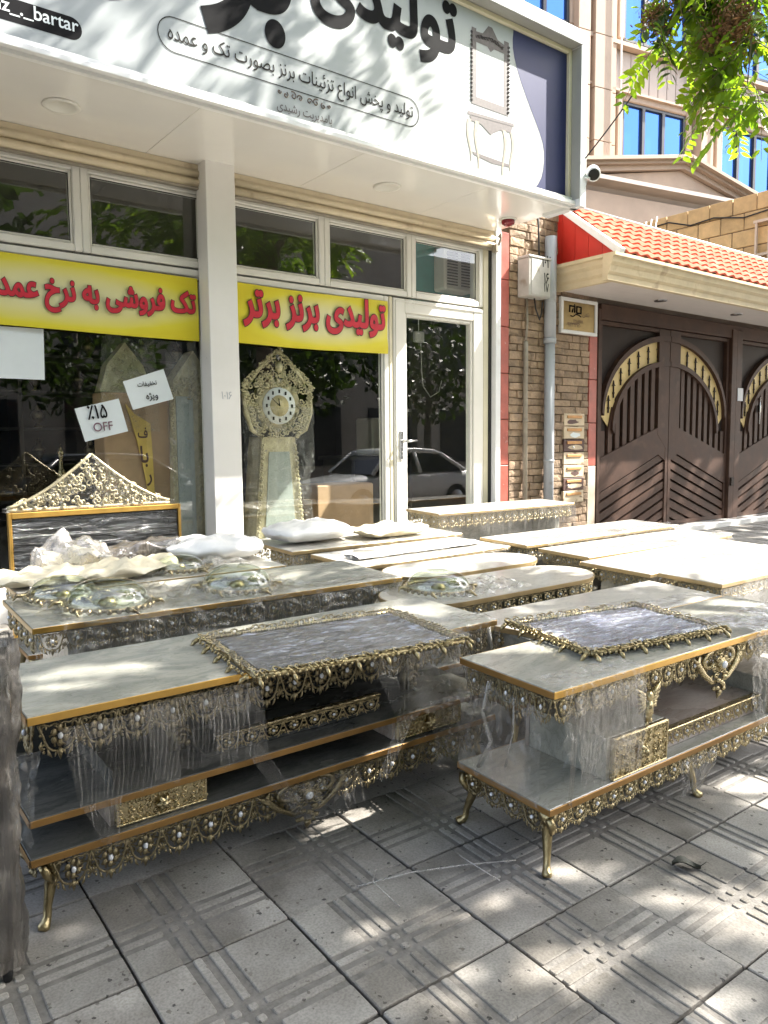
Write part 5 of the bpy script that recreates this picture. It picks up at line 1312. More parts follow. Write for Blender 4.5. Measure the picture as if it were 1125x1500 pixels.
T_R3 = table('second empty console from the front in the right hand row', 3.66, 2.405, 1.58, .46, .49, rz=R(1.0))
T_R1 = table('third empty console from the front in the right hand row', 3.77, 2.895, 1.66, .39, .50, rz=R(0))
T_R2 = table('rearmost empty console in the right hand row, just before the wall bench', 3.70, 3.33, 1.76, .41, .52, rz=R(0.5))
T_W = table('wrapped console standing against the shop door and stone wall', 4.10, 4.62, 1.66, .42, .565, rz=R(-1.0), hgt=.13)
# film round the wall console
def film_sheet(parent, name, mat, fn, nu, nv): mb = MB(); mb.grid(fn, nu, nv); return mb.build(name, mat, parent, fix=False)
film_sheet(T_W, 'stretch_film', 'film_streak', lambda u, v: (-.02 + 1.70 * u, -.014 - .012 * fbm(u * 8, v * 2), .57 - .34 * v), 60, 10)
film_sheet(T_W, 'stretch_film', 'film_streak', lambda u, v: (-.016 - .01 * fbm(u * 4, v * 3), .43 * u, .57 - .34 * v), 16, 8)
# films on the sunlit row
for t_, L in ((T_R1, 1.66), (T_R2, 1.76), (T_R3, 1.58), (T_G1, 1.42), (T_R4, 1.6), (T_G2, 1.22)):
    film_sheet(t_, 'stretch_film', 'film_streak', lambda u, v, L=L: (-.01 + (L + .02) * u, -.010 - .010 * fbm(u * 7 + L, v * 2), .475 - .20 * v), 40, 6)
# ------------------------------------------------------------------ film hanging from the near consoles
def hang(parent, x0, x1, z0, z1, y, seed, nar=1.0, lean=0.0, mat='film_streak', amp=.007, cut=.02):
    def fn(u, v):
        c = (x0 + x1) / 2; w_ = (x1 - x0) * (1 - (1 - nar) * v)
        zb = z1 + cut * fbm(u * 4 + seed, 0, seed)
        return (c + (u - .5) * w_ + lean * v, y - amp * abs(fbm(u * 14 + seed, v * 1.2)) - .006 * math.sin(v * 3), z0 + (zb - z0) * v)
    return film_sheet(parent, 'stretch_film', mat, fn, 48, 14)
hang(ct_left, .07, .37, .53, .31, -.006, 1, .9, .03); hang(ct_left, .28, .60, .545, .33, -.008, 2, .75, -.01); hang(ct_left, .44, .63, .53, .32, -.016, 5, .8, .04)
hang(ct_left, 1.02, 1.40, .545, .29, -.012, 3, .22, -.02, cut=.02); hang(ct_left, 1.14, 1.22, .31, .12, -.014, 4, .5, -.10)
hang(ct_left, 1.36, 1.63, .54, .20, -.010, 7, .85, .0, 'film_soft')
hang(ct_left, .565, .625, .36, .09, -.012, 8, .8, .17, 'film_streak', .02); hang(ct_left, .68, .98, .19, .06, -.016, 9, .8, .06, 'film_soft', .02)
hang(ct_left, .12, .22, .31, .19, -.004, 6, .4, .02)
hang(ct_right, .075, .42, .515, .235, -.010, 11, .82, .02, cut=.03); hang(ct_right, .07, .36, .53, .26, -.018, 15, .85, .02)
hang(ct_right, .06, .10, .50, .20, -.004, 12, .4, .0); hang(ct_right, 1.0, 1.2, .55, .30, -.012, 13, .3, .12, 'film_soft')
hang(ct_right, .62, .86, .19, .06, -.012, 14, .5, -.05, 'film_soft', .02)
film_sheet(ct_right, 'stretch_film', 'film_soft', lambda u, v: (-.012 - .008 * fbm(u * 5, v * 3), .03 + .34 * u, .50 - .30 * v), 16, 12)
film_sheet(T_B, 'stretch_film', 'film_streak', lambda u, v: (.0 + 1.66 * u, -.012 - .012 * fbm(u * 9, v * 2), .53 - .22 * v), 60, 8)
film_sheet(T_K, 'stretch_film', 'film_streak', lambda u, v: (.26 + 1.24 * u, -.016 - .010 * fbm(u * 9, v * 2), .45 - .2 * v), 40, 6)
def strand(parent, pts, r):
    mb = MB(); pts = [Vector(p) for p in pts]; k = len(pts)
    mb.tube(pts, r, 6, flat=.35); mb.build('film_strand', 'film_lump', parent)
strand(ct_right, [(-.012, .24, .52), (-.02, .26, .42), (-.02, .22, .34), (-.015, .27, .24)], [.012, .006, .010, .016])
strand(ct_right, [(-.012, .14, .50), (-.02, .13, .40), (-.018, .16, .28)], [.005, .003, .006])
strand(ct_left, [(1.63, .06, .55), (1.645, .04, .44), (1.62, .05, .34), (1.66, .05, .22), (1.60, .04, .16)], [.014, .008, .012, .010, .014])
strand(ct_left, [(1.40, -.01, .56), (1.43, -.018, .46), (1.47, -.018, .36), (1.50, -.016, .25)], [.006, .004, .006, .004])
# loose strap on the paving
st_ = thing('plastic_strap', 'pale loose plastic strap lying on the paving before the left console', 'strap', (1.45, 1.55, gz(1.55)))
mb = MB(); mb.tube([(-.27, .12, .012), (-.12, .07, .02), (.05, .0, .016), (.18, -.06, .008)], .0025, 5); mb.tube([(-.23, -.02, .004), (-.26, .06, .05), (-.2, .13, .03), (-.1, .14, .005)], .0018, 5); mb.tube([(.08, .12, .004), (.04, .02, .03), (.07, -.10, .004)], .0018, 5); mb.build('strip', 'film_lump', st_)
lf = thing('fallen_leaf', 'dark curled leaf lying on the paving right of the front leg', 'leaf', (2.02, 1.175, gz(1.175) + .003), (0, 0, R(-40)))
mb = MB(); mb.grid(lambda u, v: ((u - .5) * .085, (v - .5) * .045 * math.sin(math.pi * max(.04, u)), .012 * abs(v - .5) * 2 + .01 * math.sin(u * 5) + .002), 8, 4); mb.tube([(.042, 0, .003), (.06, .006, .012)], .0014, 4); mb.build('blade', 'leaf_dry', lf, fix=False)

def drape(parent, x0, x1, y0, top, bot, seed, mat='film_soft', amp=.02, over=.10):
    """loose sheet lying on the top near its front edge and falling over it"""
    def fn(u, v):
        x = x0 + (x1 - x0) * u + .02 * fbm(v * 4, seed, 1)
        f = amp * abs(fbm(u * 9 + seed, v * 5)) + .35 * amp * abs(fbm(u * 26, v * 20, seed))
        if v < .35: k = v / .35; return (x, y0 + over * (1 - k), top + .004 + f * .8)
        k = (v - .35) / .65; return (x + .03 * k * fbm(u * 3, k * 2, seed), y0 - .012 - f - .012 * k, top + .004 + f * .3 * (1 - k) + (bot - top + .06 * fbm(u * 5 + seed, 0, 7)) * k)
    return film_sheet(parent, 'stretch_film', mat, fn, 70, 40)
drape(ct_left, 1.18, 1.62, 0, .575, .30, 21); drape(ct_left, 1.30, 1.64, 0, .30, .10, 26, 'film_soft', .02, .04)
drape(ct_right, .02, .40, 0, .555, .33, 23, 'film_clear', .015); drape(ct_right, 1.05, 1.58, 0, .556, .22, 24, 'film_soft', .025, .2)
drape(T_B, .1, .9, 0, .553, .36, 25, 'film_clear', .03, .15); drape(T_B, .9, 1.66, 0, .553, .34, 27, 'film_soft', .02, .1)
for t_, L, sd in ((T_R1, 1.66, 31), (T_R2, 1.76, 32), (T_R3, 1.58, 33), (T_G1, 1.42, 34), (T_R4, 1.6, 35), (T_G2, 1.22, 36), (T_K, 1.4, 37)):
    h_ = {T_R2: .52, T_R3: .49, T_K: .47}.get(t_, .50)
    drape(t_, .2 if t_ is not T_K else .5, L * .62, 0 if t_ is not T_K else -.01, h_, h_ - .2, sd, 'film_clear', .012, .2); drape(t_, L * .55, L, 0 if t_ is not T_K else -.012, h_ + .001, h_ - .16, sd + 20, 'film_clear', .014, .12)
# ================================================================== wrapped mirrors lying on the consoles
def lying_mirror(label, c00, c10, c11, c01, h, seed, pane='mirror_wrapped'):
    """corners (x,y) near-left, near-right, far-right, far-left; h above the paving"""
    cx = sum(p[0] for p in (c00, c10, c11, c01)) / 4; cy = sum(p[1] for p in (c00, c10, c11, c01)) / 4
    ang = math.atan2(c10[1] - c00[1], c10[0] - c00[0]); W = (math.hypot(c10[0] - c00[0], c10[1] - c00[1]) + math.hypot(c11[0] - c01[0], c11[1] - c01[1])) / 2
    Dp = (math.hypot(c01[0] - c00[0], c01[1] - c00[1]) + math.hypot(c11[0] - c10[0], c11[1] - c10[1])) / 2
    t = thing('wrapped_mirror', label, 'mirror', (cx, cy, gz(cy) + h), (Matrix.Rotation(TILT, 4, 'X') @ Matrix.Rotation(ang, 4, 'Z')).to_euler(), 'wrapped mirrors lying on consoles')
    a, b = W / 2 - .055, Dp / 2 - .055; rg = random.Random(seed)
    mb = MB(); mb.box(-a - .02, a + .02, -b - .02, b + .02, .002, .014, 0, .003); mb.build('backing', 'dark_shelf', t)
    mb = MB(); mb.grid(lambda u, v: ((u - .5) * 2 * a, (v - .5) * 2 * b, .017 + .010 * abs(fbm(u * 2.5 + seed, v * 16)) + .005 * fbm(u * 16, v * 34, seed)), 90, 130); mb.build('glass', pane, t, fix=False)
    # carved frame: lumps and curls all round, one mesh per side
    for sd, (p0, p1) in enumerate((((-a - .03, -b - .03), (a + .03, -b - .03)), ((a + .03, -b - .03), (a + .03, b + .03)), ((a + .03, b + .03), (-a - .03, b + .03)), ((-a - .03, b + .03), (-a - .03, -b - .03)))):
        mb = MB(); p0, p1 = Vector(p0), Vector(p1); L = (p1 - p0).length; d = (p1 - p0) / L; nrm = Vector((d.y, -d.x)); n = int(L / .020)
        mb.tube([(*(p0 + d * (L * k / 12)), .016) for k in range(13)], .008, 6, flat=1)
        for k in range(n + 1):
            c = p0 + d * (L * k / n); s = rg.choice((-1, 1)); o = c + nrm * rg.uniform(-.008, .014)
            pts = [(*(o + d * (.015 * (1 - j / 12) * math.cos(j * .6 * s)) + nrm * (.015 * (1 - j / 12) * math.sin(j * .6 * s))), .026 + .006 * math.sin(j * .5)) for j in range(9)]
            mb.tube(pts, .0030, 4); mb.blob((*(c + nrm * rg.uniform(.018, .028)), .018), .0055, .0055, .0055, 5, 4); mb.blob((*(c - nrm * .016 + d * .01), .020), .005, .005, .006, 5, 4)
            if k % 5 == 0: mb.tube([(*(c + nrm * .02), .016), (*(c + nrm * .035), .008), (*(c + nrm * .046), -.004)], [.007, .008, .002], 5)
        mb.build('frame_side', 'brass', t)
    mb = MB(); mb.grid(lambda u, v: ((u - .5) * (W - .01) + .008 * fbm(v * 6, seed), (v - .5) * (Dp - .01) + .008 * fbm(u * 6, seed + 2), .030 + .014 * (1 if .12 < u < .88 and .12 < v < .88 else .7) * abs(fbm(u * 5 + seed, v * 9)) + (.006 if u < .14 or u > .86 or v < .14 or v > .86 else -.004)), 60, 40); mb.build('stretch_film', 'film_clear', t, fix=False)
    return t
lying_mirror('film wrapped mirror in a carved frame lying on the left console', (.915, 1.845), (1.70, 1.765), (1.79, 2.235), (1.045, 2.325), .576, 1)
lying_mirror('film wrapped mirror in a carved frame lying on the right console', (1.95, 1.475), (2.625, 1.375), (2.70, 1.80), (2.02, 1.955), .556, 2, 'mirror_streaked')
# ================================================================== glass bowls turned upside down
def bowl(label, x, y, h, r=.158, hh=.092):
    t = thing('glass_bowl', label, 'bowl', (x, y, gz(y) + h), (TILT, 0, R(random.uniform(0, 60))), 'glass bowls wrapped on the tables')
    mb = MB(); mb.grid(lambda u, v: (r * math.sin(v * math.pi / 2) ** .8 * math.cos(2 * math.pi * u), -r * math.sin(v * math.pi / 2) ** .8 * math.sin(2 * math.pi * u), .022 + hh * math.cos(v * math.pi / 2)), 36, 12); mb.build('glass', 'bowl_glass', t, fix=False)
    mb = MB(); mb.lathe([(r * .22, .004), (r * .24, .02), (r * .16, .035), (.004, .04)], 20); mb.build('foot', 'brass', t)
    mb = MB(); n = 30
    mb.tube([((r + .006) * math.cos(2 * math.pi * k / n), (r + .006) * math.sin(2 * math.pi * k / n), .018) for k in range(n)], .008, 6, closed=True)
    for k in range(n):
        a = 2 * math.pi * k / n; mb.blob(((r + .016) * math.cos(a), (r + .016) * math.sin(a), .016), .012, .012, .012, 5, 4)
        if k % 5 == 0: mb.tube([((r + .01) * math.cos(a), (r + .01) * math.sin(a), .02), ((r + .045) * math.cos(a), (r + .045) * math.sin(a), .022), ((r + .06) * math.cos(a + .12), (r + .06) * math.sin(a + .12), .006)], [.009, .009, .003], 5)
    mb.build('rim', 'brass_old', t)
    mb = MB(); rr = r * 1.75
    def fn(u, v):
        a = 2 * math.pi * u; q = r * .96 + v * (rr - r * .96); z = .030 * (1 - v) ** 2 + .004
        q *= 1 + .22 * v * fbm(math.cos(a) * 2 + x, math.sin(a) * 2 + y); return (q * math.cos(a), q * math.sin(a), z + .008 * v * abs(fbm(math.cos(a) * 5 + x, math.sin(a) * 5, v * 3)))
    mb.grid(fn, 48, 18); mb.build('stretch_film', 'film_clear', t, fix=False)
    return t
bowl('upturned glass bowl nearest the left end of the grey console top', .965, 3.06, .554)
bowl('upturned glass bowl near the middle of the grey console top', 1.53, 3.06, .554, .15, .09)
bowl('upturned glass bowl behind the leftmost bowl, half hidden under film', .86, 3.30, .554, .13, .075)
bowl('low upturned glass bowl on the cream bundle console before the white cushion', 1.60, 3.86, .501, .13, .06)
bowl('upturned glass bowl alone on the round ended low table', 2.40, 2.70, .501, .15, .08)
# ================================================================== wrapped bundles
def bundle(name, label, x, y, h, fn, mats, cat='bundle', parts=()):
    t = thing(name, label, cat, (x, y, gz(y) + h), (TILT, 0, 0), 'wrapped bundles on the tables')
    mb = MB(); mb.grid(fn, 56, 26); mb.build('wrap', mats, t, fix=False)
    return t
def cushion(W, Dp, Hh, seed, wr=.012, rot=0.0, base=.0):
    def fn(u, v):
        a = 2 * math.pi * u; q = math.sin(math.pi * v * .999 + .001); zc = -math.cos(math.pi * v)
        sq = 1 / max(abs(math.cos(a)), abs(math.sin(a))) ** .55
        x = W / 2 * q * math.cos(a) * sq; y = Dp / 2 * q * math.sin(a) * sq
        f = fbm(x * 9 + seed, y * 9, zc) * wr * 2 + abs(fbm(x * 3 + seed, y * 14, zc)) * wr
        z = Hh * (.5 + .5 * zc) * (1 - .35 * (1 - q) * 0) if zc > 0 else Hh * .5 * (1 + zc)
        z = max(.002, z + f * (1 if zc > -.6 else 0))
        c, s = math.cos(rot), math.sin(rot); return (x * c - y * s, x * s + y * c, z + base)
    return fn
bundle('wrapped_cushion', 'white wrapped cushion in front of the white pillar', 1.90, 4.06, .502, cushion(.56, .32, .135, 3, .010, -.25), 'foam_white')
bundle('wrapped_cushion', 'white wrapped cushion on the console below the clock', 2.70, 4.34, .502, cushion(.62, .36, .135, 5, .010, .05), 'foam_white')
bundle('wrapped_crest', 'cream brass crest wrapped in film beside the cushion below the clock', 3.30, 4.22, .502, cushion(.60, .28, .085, 6, .014, .0), 'foam_cream')
bundle('wrapped_crest', 'cream brass crest wrapped in film at the left edge of the picture', .93, 3.92, .502, cushion(.50, .26, .075, 8, .018, .1), 'foam_cream')
bundle('wrapped_crest', 'long cream brass crest wrapped in film next to the clear plastic lump', 1.30, 3.86, .502, cushion(.62, .26, .080, 9, .018, .25), 'foam_cream')
b_ = bundle('wrapped_lump', 'tall crumpled lump of clear plastic before the framed dark board', 1.10, 4.02, .502, cushion(.40, .20, .185, 12, .035, .05), 'film_lump')
mb = MB(); mb.grid(cushion(.30, .13, .13, 14, .03), 30, 14); mb.build('contents', 'foam_cream', b_, fix=False)
bundle('wrapped_lump', 'flat grey plastic parcel lying at the foot of the framed dark board', 1.52, 4.18, .50, cushion(.62, .14, .12, 15, .022, -.02), 'film_dark')
t = thing('wrapped_roll', 'flat white wrapped panel lying along the console', 'bundle', (3.0, 3.63, gz(3.63) + .502), (TILT, 0, R(2)))
mb = MB(); mb.grid(lambda u, v: (-.46 + 1.02 * u, .075 * math.cos(2 * math.pi * v) * (1 + .1 * fbm(u * 4, v)), .013 + .012 * math.sin(2 * math.pi * v) + .004 * fbm(u * 9, v * 6)), 40, 14); mb.tube([(-.46, 0, .013), (-.462, 0, .013)], [.01, .01], 8); mb.build('wrap', 'foam_white', t, fix=False)
# crumpled film over the front of the bowl console and over the bundles
def scrap(parent, x0, x1, y0, y1, z, seed, amp=.03, mat='film_clear'):
    mb = MB(); mb.grid(lambda u, v: (x0 + (x1 - x0) * u + .03 * fbm(v * 5, seed), y0 + (y1 - y0) * v + .03 * fbm(u * 5, seed + 1), z + amp * abs(fbm(u * 6 + seed, v * 5)) + .3 * amp * abs(fbm(u * 18, v * 18, seed))), 44, 26); mb.build('stretch_film', mat, parent, fix=False)
scrap(T_B, .1, .62, .12, .50, .556, 3, .05); scrap(T_B, .60, 1.15, .02, .34, .556, 4, .05); scrap(T_LB, .05, 1.2, .05, .36, .502, 6, .07); scrap(T_O1, .25, .75, .02, .3, .502, 7, .04)
# ================================================================== framed dark board with crest leaning at the window
t = thing('framed_board', 'dark film wrapped board in a thin gold frame standing before the left window', 'framed board', (1.41, 4.55, gz(4.55)))
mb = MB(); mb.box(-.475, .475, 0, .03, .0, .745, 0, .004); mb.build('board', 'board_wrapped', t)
mb = MB()
for q in ((-.492, -.476, 0, .777), (.476, .492, 0, .777), (-.4755, .4755, .746, .777)): mb.box(q[0], q[1], -.012, .036, q[2], q[3], 0, .003)
mb.build('frame', 'gold_edge', t)
t = thing('brass_crest', 'pointed brass scroll crest under film standing on the framed board', 'crest', (1.38, 4.57, gz(4.55) + .778))
mb = MB(); rg = random.Random(4)
hgt = lambda x: .29 * max(0, 1 - abs(x) / .47) ** 1.45 + .018
for k in range(210):
    x = rg.uniform(-.43, .43); z = rg.uniform(.012, hgt(x)); s = rg.choice((-1, 1)); r = rg.uniform(.014, .03)
    mb.tube([(x + r * (1 - j / 15) * math.cos(j * .55 * s + k), rg.uniform(-.004, .004) + .004 * (k % 3), z + r * (1 - j / 15) * math.sin(j * .55 * s + k)) for j in range(12)], .0052, 4)
for s in (-1, 1):
    mb.tube([(s * .46 * (1 - j / 14), 0, hgt(.46 * (1 - j / 14)) + .006) for j in range(15)], .010, 5)
    mb.tube([(s * .46 * (1 - j / 14), 0, .01) for j in range(15)], .012, 5)
for k in range(40):
    x = rg.uniform(-.4, .4); mb.blob((x, -.012, rg.uniform(.01, hgt(x))), .012, .01, .012, 5, 4)
mb.build('scrollwork', 'brass_pale', t)
mb = MB(); mb.grid(lambda u, v: (-.49 + .98 * u, -.024 - .012 * abs(fbm(u * 7, v * 4, 3)), v * (hgt(-.49 + .98 * u) * 1.02 + .008)), 50, 12); mb.build('stretch_film', 'film_clear', t, fix=False)
# ================================================================== tall wrapped piece at the left edge
t = place('wrapped_furniture', 'tall piece bound in dark crumpled film at the left edge of the picture', 'wrapped furniture', .325, 1.80)
mb = MB(); mb.box(-.42, .015, .06, .20, .045, .74, 0, .01); mb.build('carcass', 'brown_dark', t)
mb = MB()
for x, y in ((-.0, .07), (-.40, .07), (-.40, .19), (.0, .19)): mb.tube([(x, y, .05), (x, y, .0)], [.014, .01], 8)
mb.build('feet', 'rubber', t)
def wrapfn(u, v):
    a = 2 * math.pi * u; ca, sa = math.cos(a), math.sin(a)
    x = -.20 + (.235 + .012 * fbm(v * 5, u * 20, 1)) * max(-1, min(1, ca * 1.25)); y = .13 + (.085 + .012 * fbm(v * 4, u * 20, 5)) * max(-1, min(1, sa * 1.3))
    k = .028 * abs(fbm(u * 26, v * 1.6, 2)) + .010 * abs(fbm(u * 10 + v * 4, v * 6, 7)) - .010
    return (x + k * ca + (.03 * max(0, v - .45) if ca > 0 else 0), y + k * sa, .03 + .76 * v + .02 * fbm(u * 6, 0, 3) * (v > .9))
mb = MB(); mb.grid(wrapfn, 240, 110); mb.build('stretch_film', 'film_dark', t, fix=False)
mb = MB(); mb.grid(lambda u, v: (.015 + .06 * v * (1 - .5 * u) + .012 * fbm(u * 6, v * 4), .03 - .03 * v + .012 * fbm(u * 5, v * 7, 2), .56 - .17 * u - .05 * v * u), 24, 16); mb.build('film_flap', 'film_soft', t, fix=False)
# ================================================================== inside the shop
# longcase clock
t = thing('longcase_clock', 'tall ornate brass longcase clock with white dial behind the right window', 'clock', (3.16, 5.60, .39))
mb = MB(); mb.prism([(-.245, 0), (.245, 0), (.155, .96), (-.155, .96)], 'y', -.10, .12); mb.build('case', 'brass_pale', t)
mb = MB(); mb.prism([(-.150, .10), (.150, .10), (.095, .84), (-.095, .84)], 'y', -.108, -.101); mb.build('case_glass', 'clock_glass', t)
mb = MB(); mb.box(-.27, .27, -.13, .14, -.0, .09, 0, .01); mb.build('plinth', 'brass_pale', t)
mb = MB(); rg = random.Random(8)
for s in (-1, 1):
    for k in range(22):
        z = .12 + k * .037; x = s * (.225 - .085 * z); mb.tube([(x + .018 * (1 - j / 12) * math.cos(j * .6 + k), -.112, z + .018 * (1 - j / 12) * math.sin(j * .6 + k)) for j in range(9)], .006, 4); mb.blob((x, -.116, z), .009, .008, .009, 5, 4)
mb.build('side_trim', 'brass_pale', t)
mb = MB(); mb.tube([(0, -.06, 1.22), (0, -.11, 1.22)], [.22, .20], 32); mb.build('hood', 'brass_pale', t)
mb = MB()
for k in range(150):
    a = rg.uniform(0, 2 * math.pi); q = rg.uniform(.165, .27) * (1 + .14 * abs(math.cos(a))); s = rg.choice((-1, 1)); x, z = q * math.cos(a), 1.22 + q * math.sin(a) * .92
    mb.tube([(x + .022 * (1 - j / 13) * math.cos(j * .6 * s + k), -.115 - .006 * (k % 3), z + .022 * (1 - j / 13) * math.sin(j * .6 * s + k)) for j in range(10)], .0065, 4)
for s in (-1, 1):
    mb.tube([(s * .16, -.10, .96), (s * .25, -.11, 1.02), (s * .30, -.11, 1.16), (s * .31, -.10, 1.30), (s * .24, -.10, 1.40)], [.012, .02, .022, .016, .01], 6)
    mb.tube([(s * .25, -.11, 1.40), (s * .17, -.11, 1.50), (s * .08, -.11, 1.60), (0, -.11, 1.65)], [.015, .016, .015, .012], 6)
for k in range(60):
    x = rg.uniform(-.2, .2); z = rg.uniform(1.38, 1.40 + .26 * max(.05, 1 - abs(x) / .22)); s = rg.choice((-1, 1)); mb.tube([(x + .02 * (1 - j / 13) * math.cos(j * .6 * s + k), -.115, z + .02 * (1 - j / 13) * math.sin(j * .6 * s + k)) for j in range(10)], .006, 4)

for s in (-1, 1):
    for k in range(34):
        q = k / 33; px = (.16 + .15 * math.sin(q * 2.2)) if q < .62 else .30 * (1 - (q - .62) / .38); pz = .96 + .69 * q
        r = rg.uniform(.018, .032); sg_ = rg.choice((-1, 1)); mb.tube([(s * px + rg.uniform(-.01, .02) * s + r * (1 - j / 13) * math.cos(j * .6 * sg_ + k), -.12, pz + r * (1 - j / 13) * math.sin(j * .6 * sg_ + k)) for j in range(10)], .008, 4)
mb.blob((0, -.13, 1.52), .035, .03, .05, 8, 6); mb.build('crest', 'brass_pale', t)
mb = MB(); mb.tube([(0, -.112, 1.21), (0, -.124, 1.21)], [.148, .148], 40); mb.build('dial', 'dial', t)
mb = MB(); mb.tube([(0, -.1245, 1.21), (0, -.1265, 1.21)], [.086, .086], 32); mb.build('dial_centre', 'dial_gold', t)
mb = MB()
for k in range(12):
    a = R(30 * k); c = Vector((math.sin(a) * .117, -.1255, 1.21 + math.cos(a) * .117)); mb.box(c.x - .008, c.x + .008, c.y - .002, c.y, c.z - .014, c.z + .014)
mb.build('numerals', 'ink_black', t)
mb = MB()
for a, L, w_ in ((R(-8), .06, .005), (R(-50), .095, .0035)): mb.tube([(0, -.130, 1.21), (math.sin(a) * L, -.130, 1.21 + math.cos(a) * L)], [w_, w_ * .5], 5)
mb.build('hands', 'ink_black', t)
mb = MB(); mb.grid(lambda u, v: (.34 * math.sin((u - .5) * 2.6) * (1 - .25 * v * (v < .55)), -.17 - .02 * fbm(u * 6, v * 5) + .10 * abs(u - .5), .05 + 1.15 * v), 40, 40); mb.build('stretch_film', 'film_clear', t, fix=False)
# cardboard backed wrapped clock and its neighbour
t = thing('wrapped_clock', 'cardboard covered wrapped clock behind the paper notices', 'clock', (1.98, 5.62, .39))
mb = MB(); mb.box(-.22, .27, -.10, .12, 0, 1.28, 0, .008); mb.build('carton', 'cardboard', t)
mb = MB(); mb.prism([(-.22, 1.285), (.16, 1.285), (.10, 1.48), (-.03, 1.64), (-.16, 1.48)], 'y', -.06, .06); mb.build('crest', 'brass_pale', t)
mb = MB()
for k in range(50): x = rg.uniform(-.14, .1); z = 1.30 + rg.uniform(0, .3) * (1 - abs(x + .03) / .2); mb.tube([(x + .02 * (1 - j / 12) * math.cos(j * .6), -.066, z + .02 * (1 - j / 12) * math.sin(j * .6)) for j in range(9)], .005, 4)
mb.build('crest_scrolls', 'brass_pale', t)
mb = MB(); mb.grid(lambda u, v: (-.235 + .42 * u + .1 * (u - .5) * -max(0, v - .5), -.115 - .02 * abs(fbm(u * 4, v * 5)), 1.0 + .68 * v), 24, 24); mb.build('stretch_film', 'film_clear', t, fix=False)
mb = MB(); mb.prism([(.0, 1.13), (.115, 1.06), (.125, .82), (.13, .5), (.125, .36), (.105, .36), (.06, .7), (.01, .95), (-.05, 1.16), (-.06, 1.2)], 'y', -.116, -.108); mb.build('tapered_label', 'yellow_board', t)
for body, x0, x1, zb in (('ف', .02, .09, .96), ('با', .035, .09, .78), ('ر', .075, .11, .64)): lettering('lettering', body, 'mail_dark', t, x0, x1, zb, -.118, .02, vscale=1.3)
t = thing('wrapped_clock', 'narrow film wrapped brass clock next to the white pillar', 'clock', (2.42, 5.52, .39))
mb = MB(); mb.prism([(-.20, 0), (.14, 0), (.12, 1.42), (-.0, 1.60), (-.16, 1.38)], 'y', -.07, .1); mb.build('case', 'brass_pale', t)
mb = MB(); mb.box(-.15, -.02, -.082, -.071, .1, 1.26); mb.build('case_glass', 'clock_glass', t)
mb = MB()
for k in range(34):
    z = .12 + .036 * k
    for x in (.03, -.18): mb.tube([(x + .016 * (1 - j / 12) * math.cos(j * .6 + k), -.085, z + .016 * (1 - j / 12) * math.sin(j * .6 + k)) for j in range(9)], .005, 4)
for k in range(40): x = rg.uniform(-.15, .1); z = rg.uniform(1.26, 1.44); mb.tube([(x + .022 * (1 - j / 12) * math.cos(j * .6 + k), -.09, z + .022 * (1 - j / 12) * math.sin(j * .6 + k)) for j in range(9)], .006, 4)
mb.build('trim', 'brass_pale', t)
mb = MB(); mb.grid(lambda u, v: (-.23 + .42 * u * (1 - .3 * max(0, v - .8)), -.10 - .02 * abs(fbm(u * 4, v * 9, 4)), .02 + 1.55 * v), 24, 40); mb.build('stretch_film', 'film_soft', t, fix=False)
# shelving with brassware
t = thing('display_shelf', 'black shelving along the back of the shop behind the left window', 'shelf', (3.2, 9.9, .39))
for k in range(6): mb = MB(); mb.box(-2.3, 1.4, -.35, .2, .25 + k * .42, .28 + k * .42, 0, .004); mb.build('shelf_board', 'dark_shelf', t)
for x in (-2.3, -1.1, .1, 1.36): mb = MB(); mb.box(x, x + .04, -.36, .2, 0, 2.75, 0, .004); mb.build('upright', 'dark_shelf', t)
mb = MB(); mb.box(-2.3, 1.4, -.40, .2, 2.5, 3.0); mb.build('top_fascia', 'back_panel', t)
rg = random.Random(21); urn = []
for q in range(3):
    mb = MB(); mb.lathe([(.045, 0), (.05, .015), (.02, .03), (.018, .05), (.07, .10 + .02 * q), (.08, .15), (.06, .19), (.03, .21), (.04, .23 + .02 * q), (.008, .27), (.001, .30)], 16); urn.append(mb.mesh('brass_urn', 'brass_old'))
cnt = 0
side = ['left', 'middle', 'right']
for k in range(1, 5):
    for bay in range(3):
        for j in range(2):
            o = link('brass_urn', urn[(k + j + bay) % 3], None, (3.2 - 2.3 + bay * 1.2 + .3 + j * .5 + rg.uniform(-.08, .08), 9.78, .39 + .281 + k * .42), (0, 0, rg.uniform(0, 3)))
            tag(o, '%s brass urn on shelf %s, %s bay of the back shelving' % (('left', 'right')[j], ['', 'two', 'three', 'four', 'five'][k], side[bay]), 'urn', 'brass urns on the back shelving')
t = thing('candle_stand', 'slim brass candle stand inside the left window above the car reflection', 'candlestick', (1.75, 6.6, .39))
mb = MB(); mb.lathe([(.10, 0), (.10, .02), (.03, .05), (.02, .3), (.035, .4), (.018, .5), (.03, .62), (.05, .66), (.02, .72), (.015, .80), (.03, .84), (.004, .92)], 16); mb.build('stem', 'brass_bright', t)
t = thing('air_conditioner', 'white wall air conditioner seen through the pane above the door', 'air conditioner', (5.43, 5.95, 2.80))
mb = MB(); mb.box(-.20, .20, -.18, 0, 0, .42, 0, .02); mb.build('casing', 'ac_white', t)
mb = MB()
for k in range(12):
    mb.box(-.17, -.03, -.186, -.1805, .05 + .028 * k, .062 + .028 * k); mb.box(.02, .16, -.186, -.1805, .05 + .028 * k, .062 + .028 * k)
mb.build('louvres', 'ink_grey', t)
t = thing('carton', 'plain cardboard carton on the floor behind the right window', 'box', (4.05, 5.95, .39))
mb = MB(); mb.box(-.30, .33, -.1, .25, 0, .52, 0, .006); mb.build('sides', 'cardboard', t); mb = MB(); mb.box(-.29, .32, -.09, .24, .521, .526); mb.build('flap', 'cardboard', t)
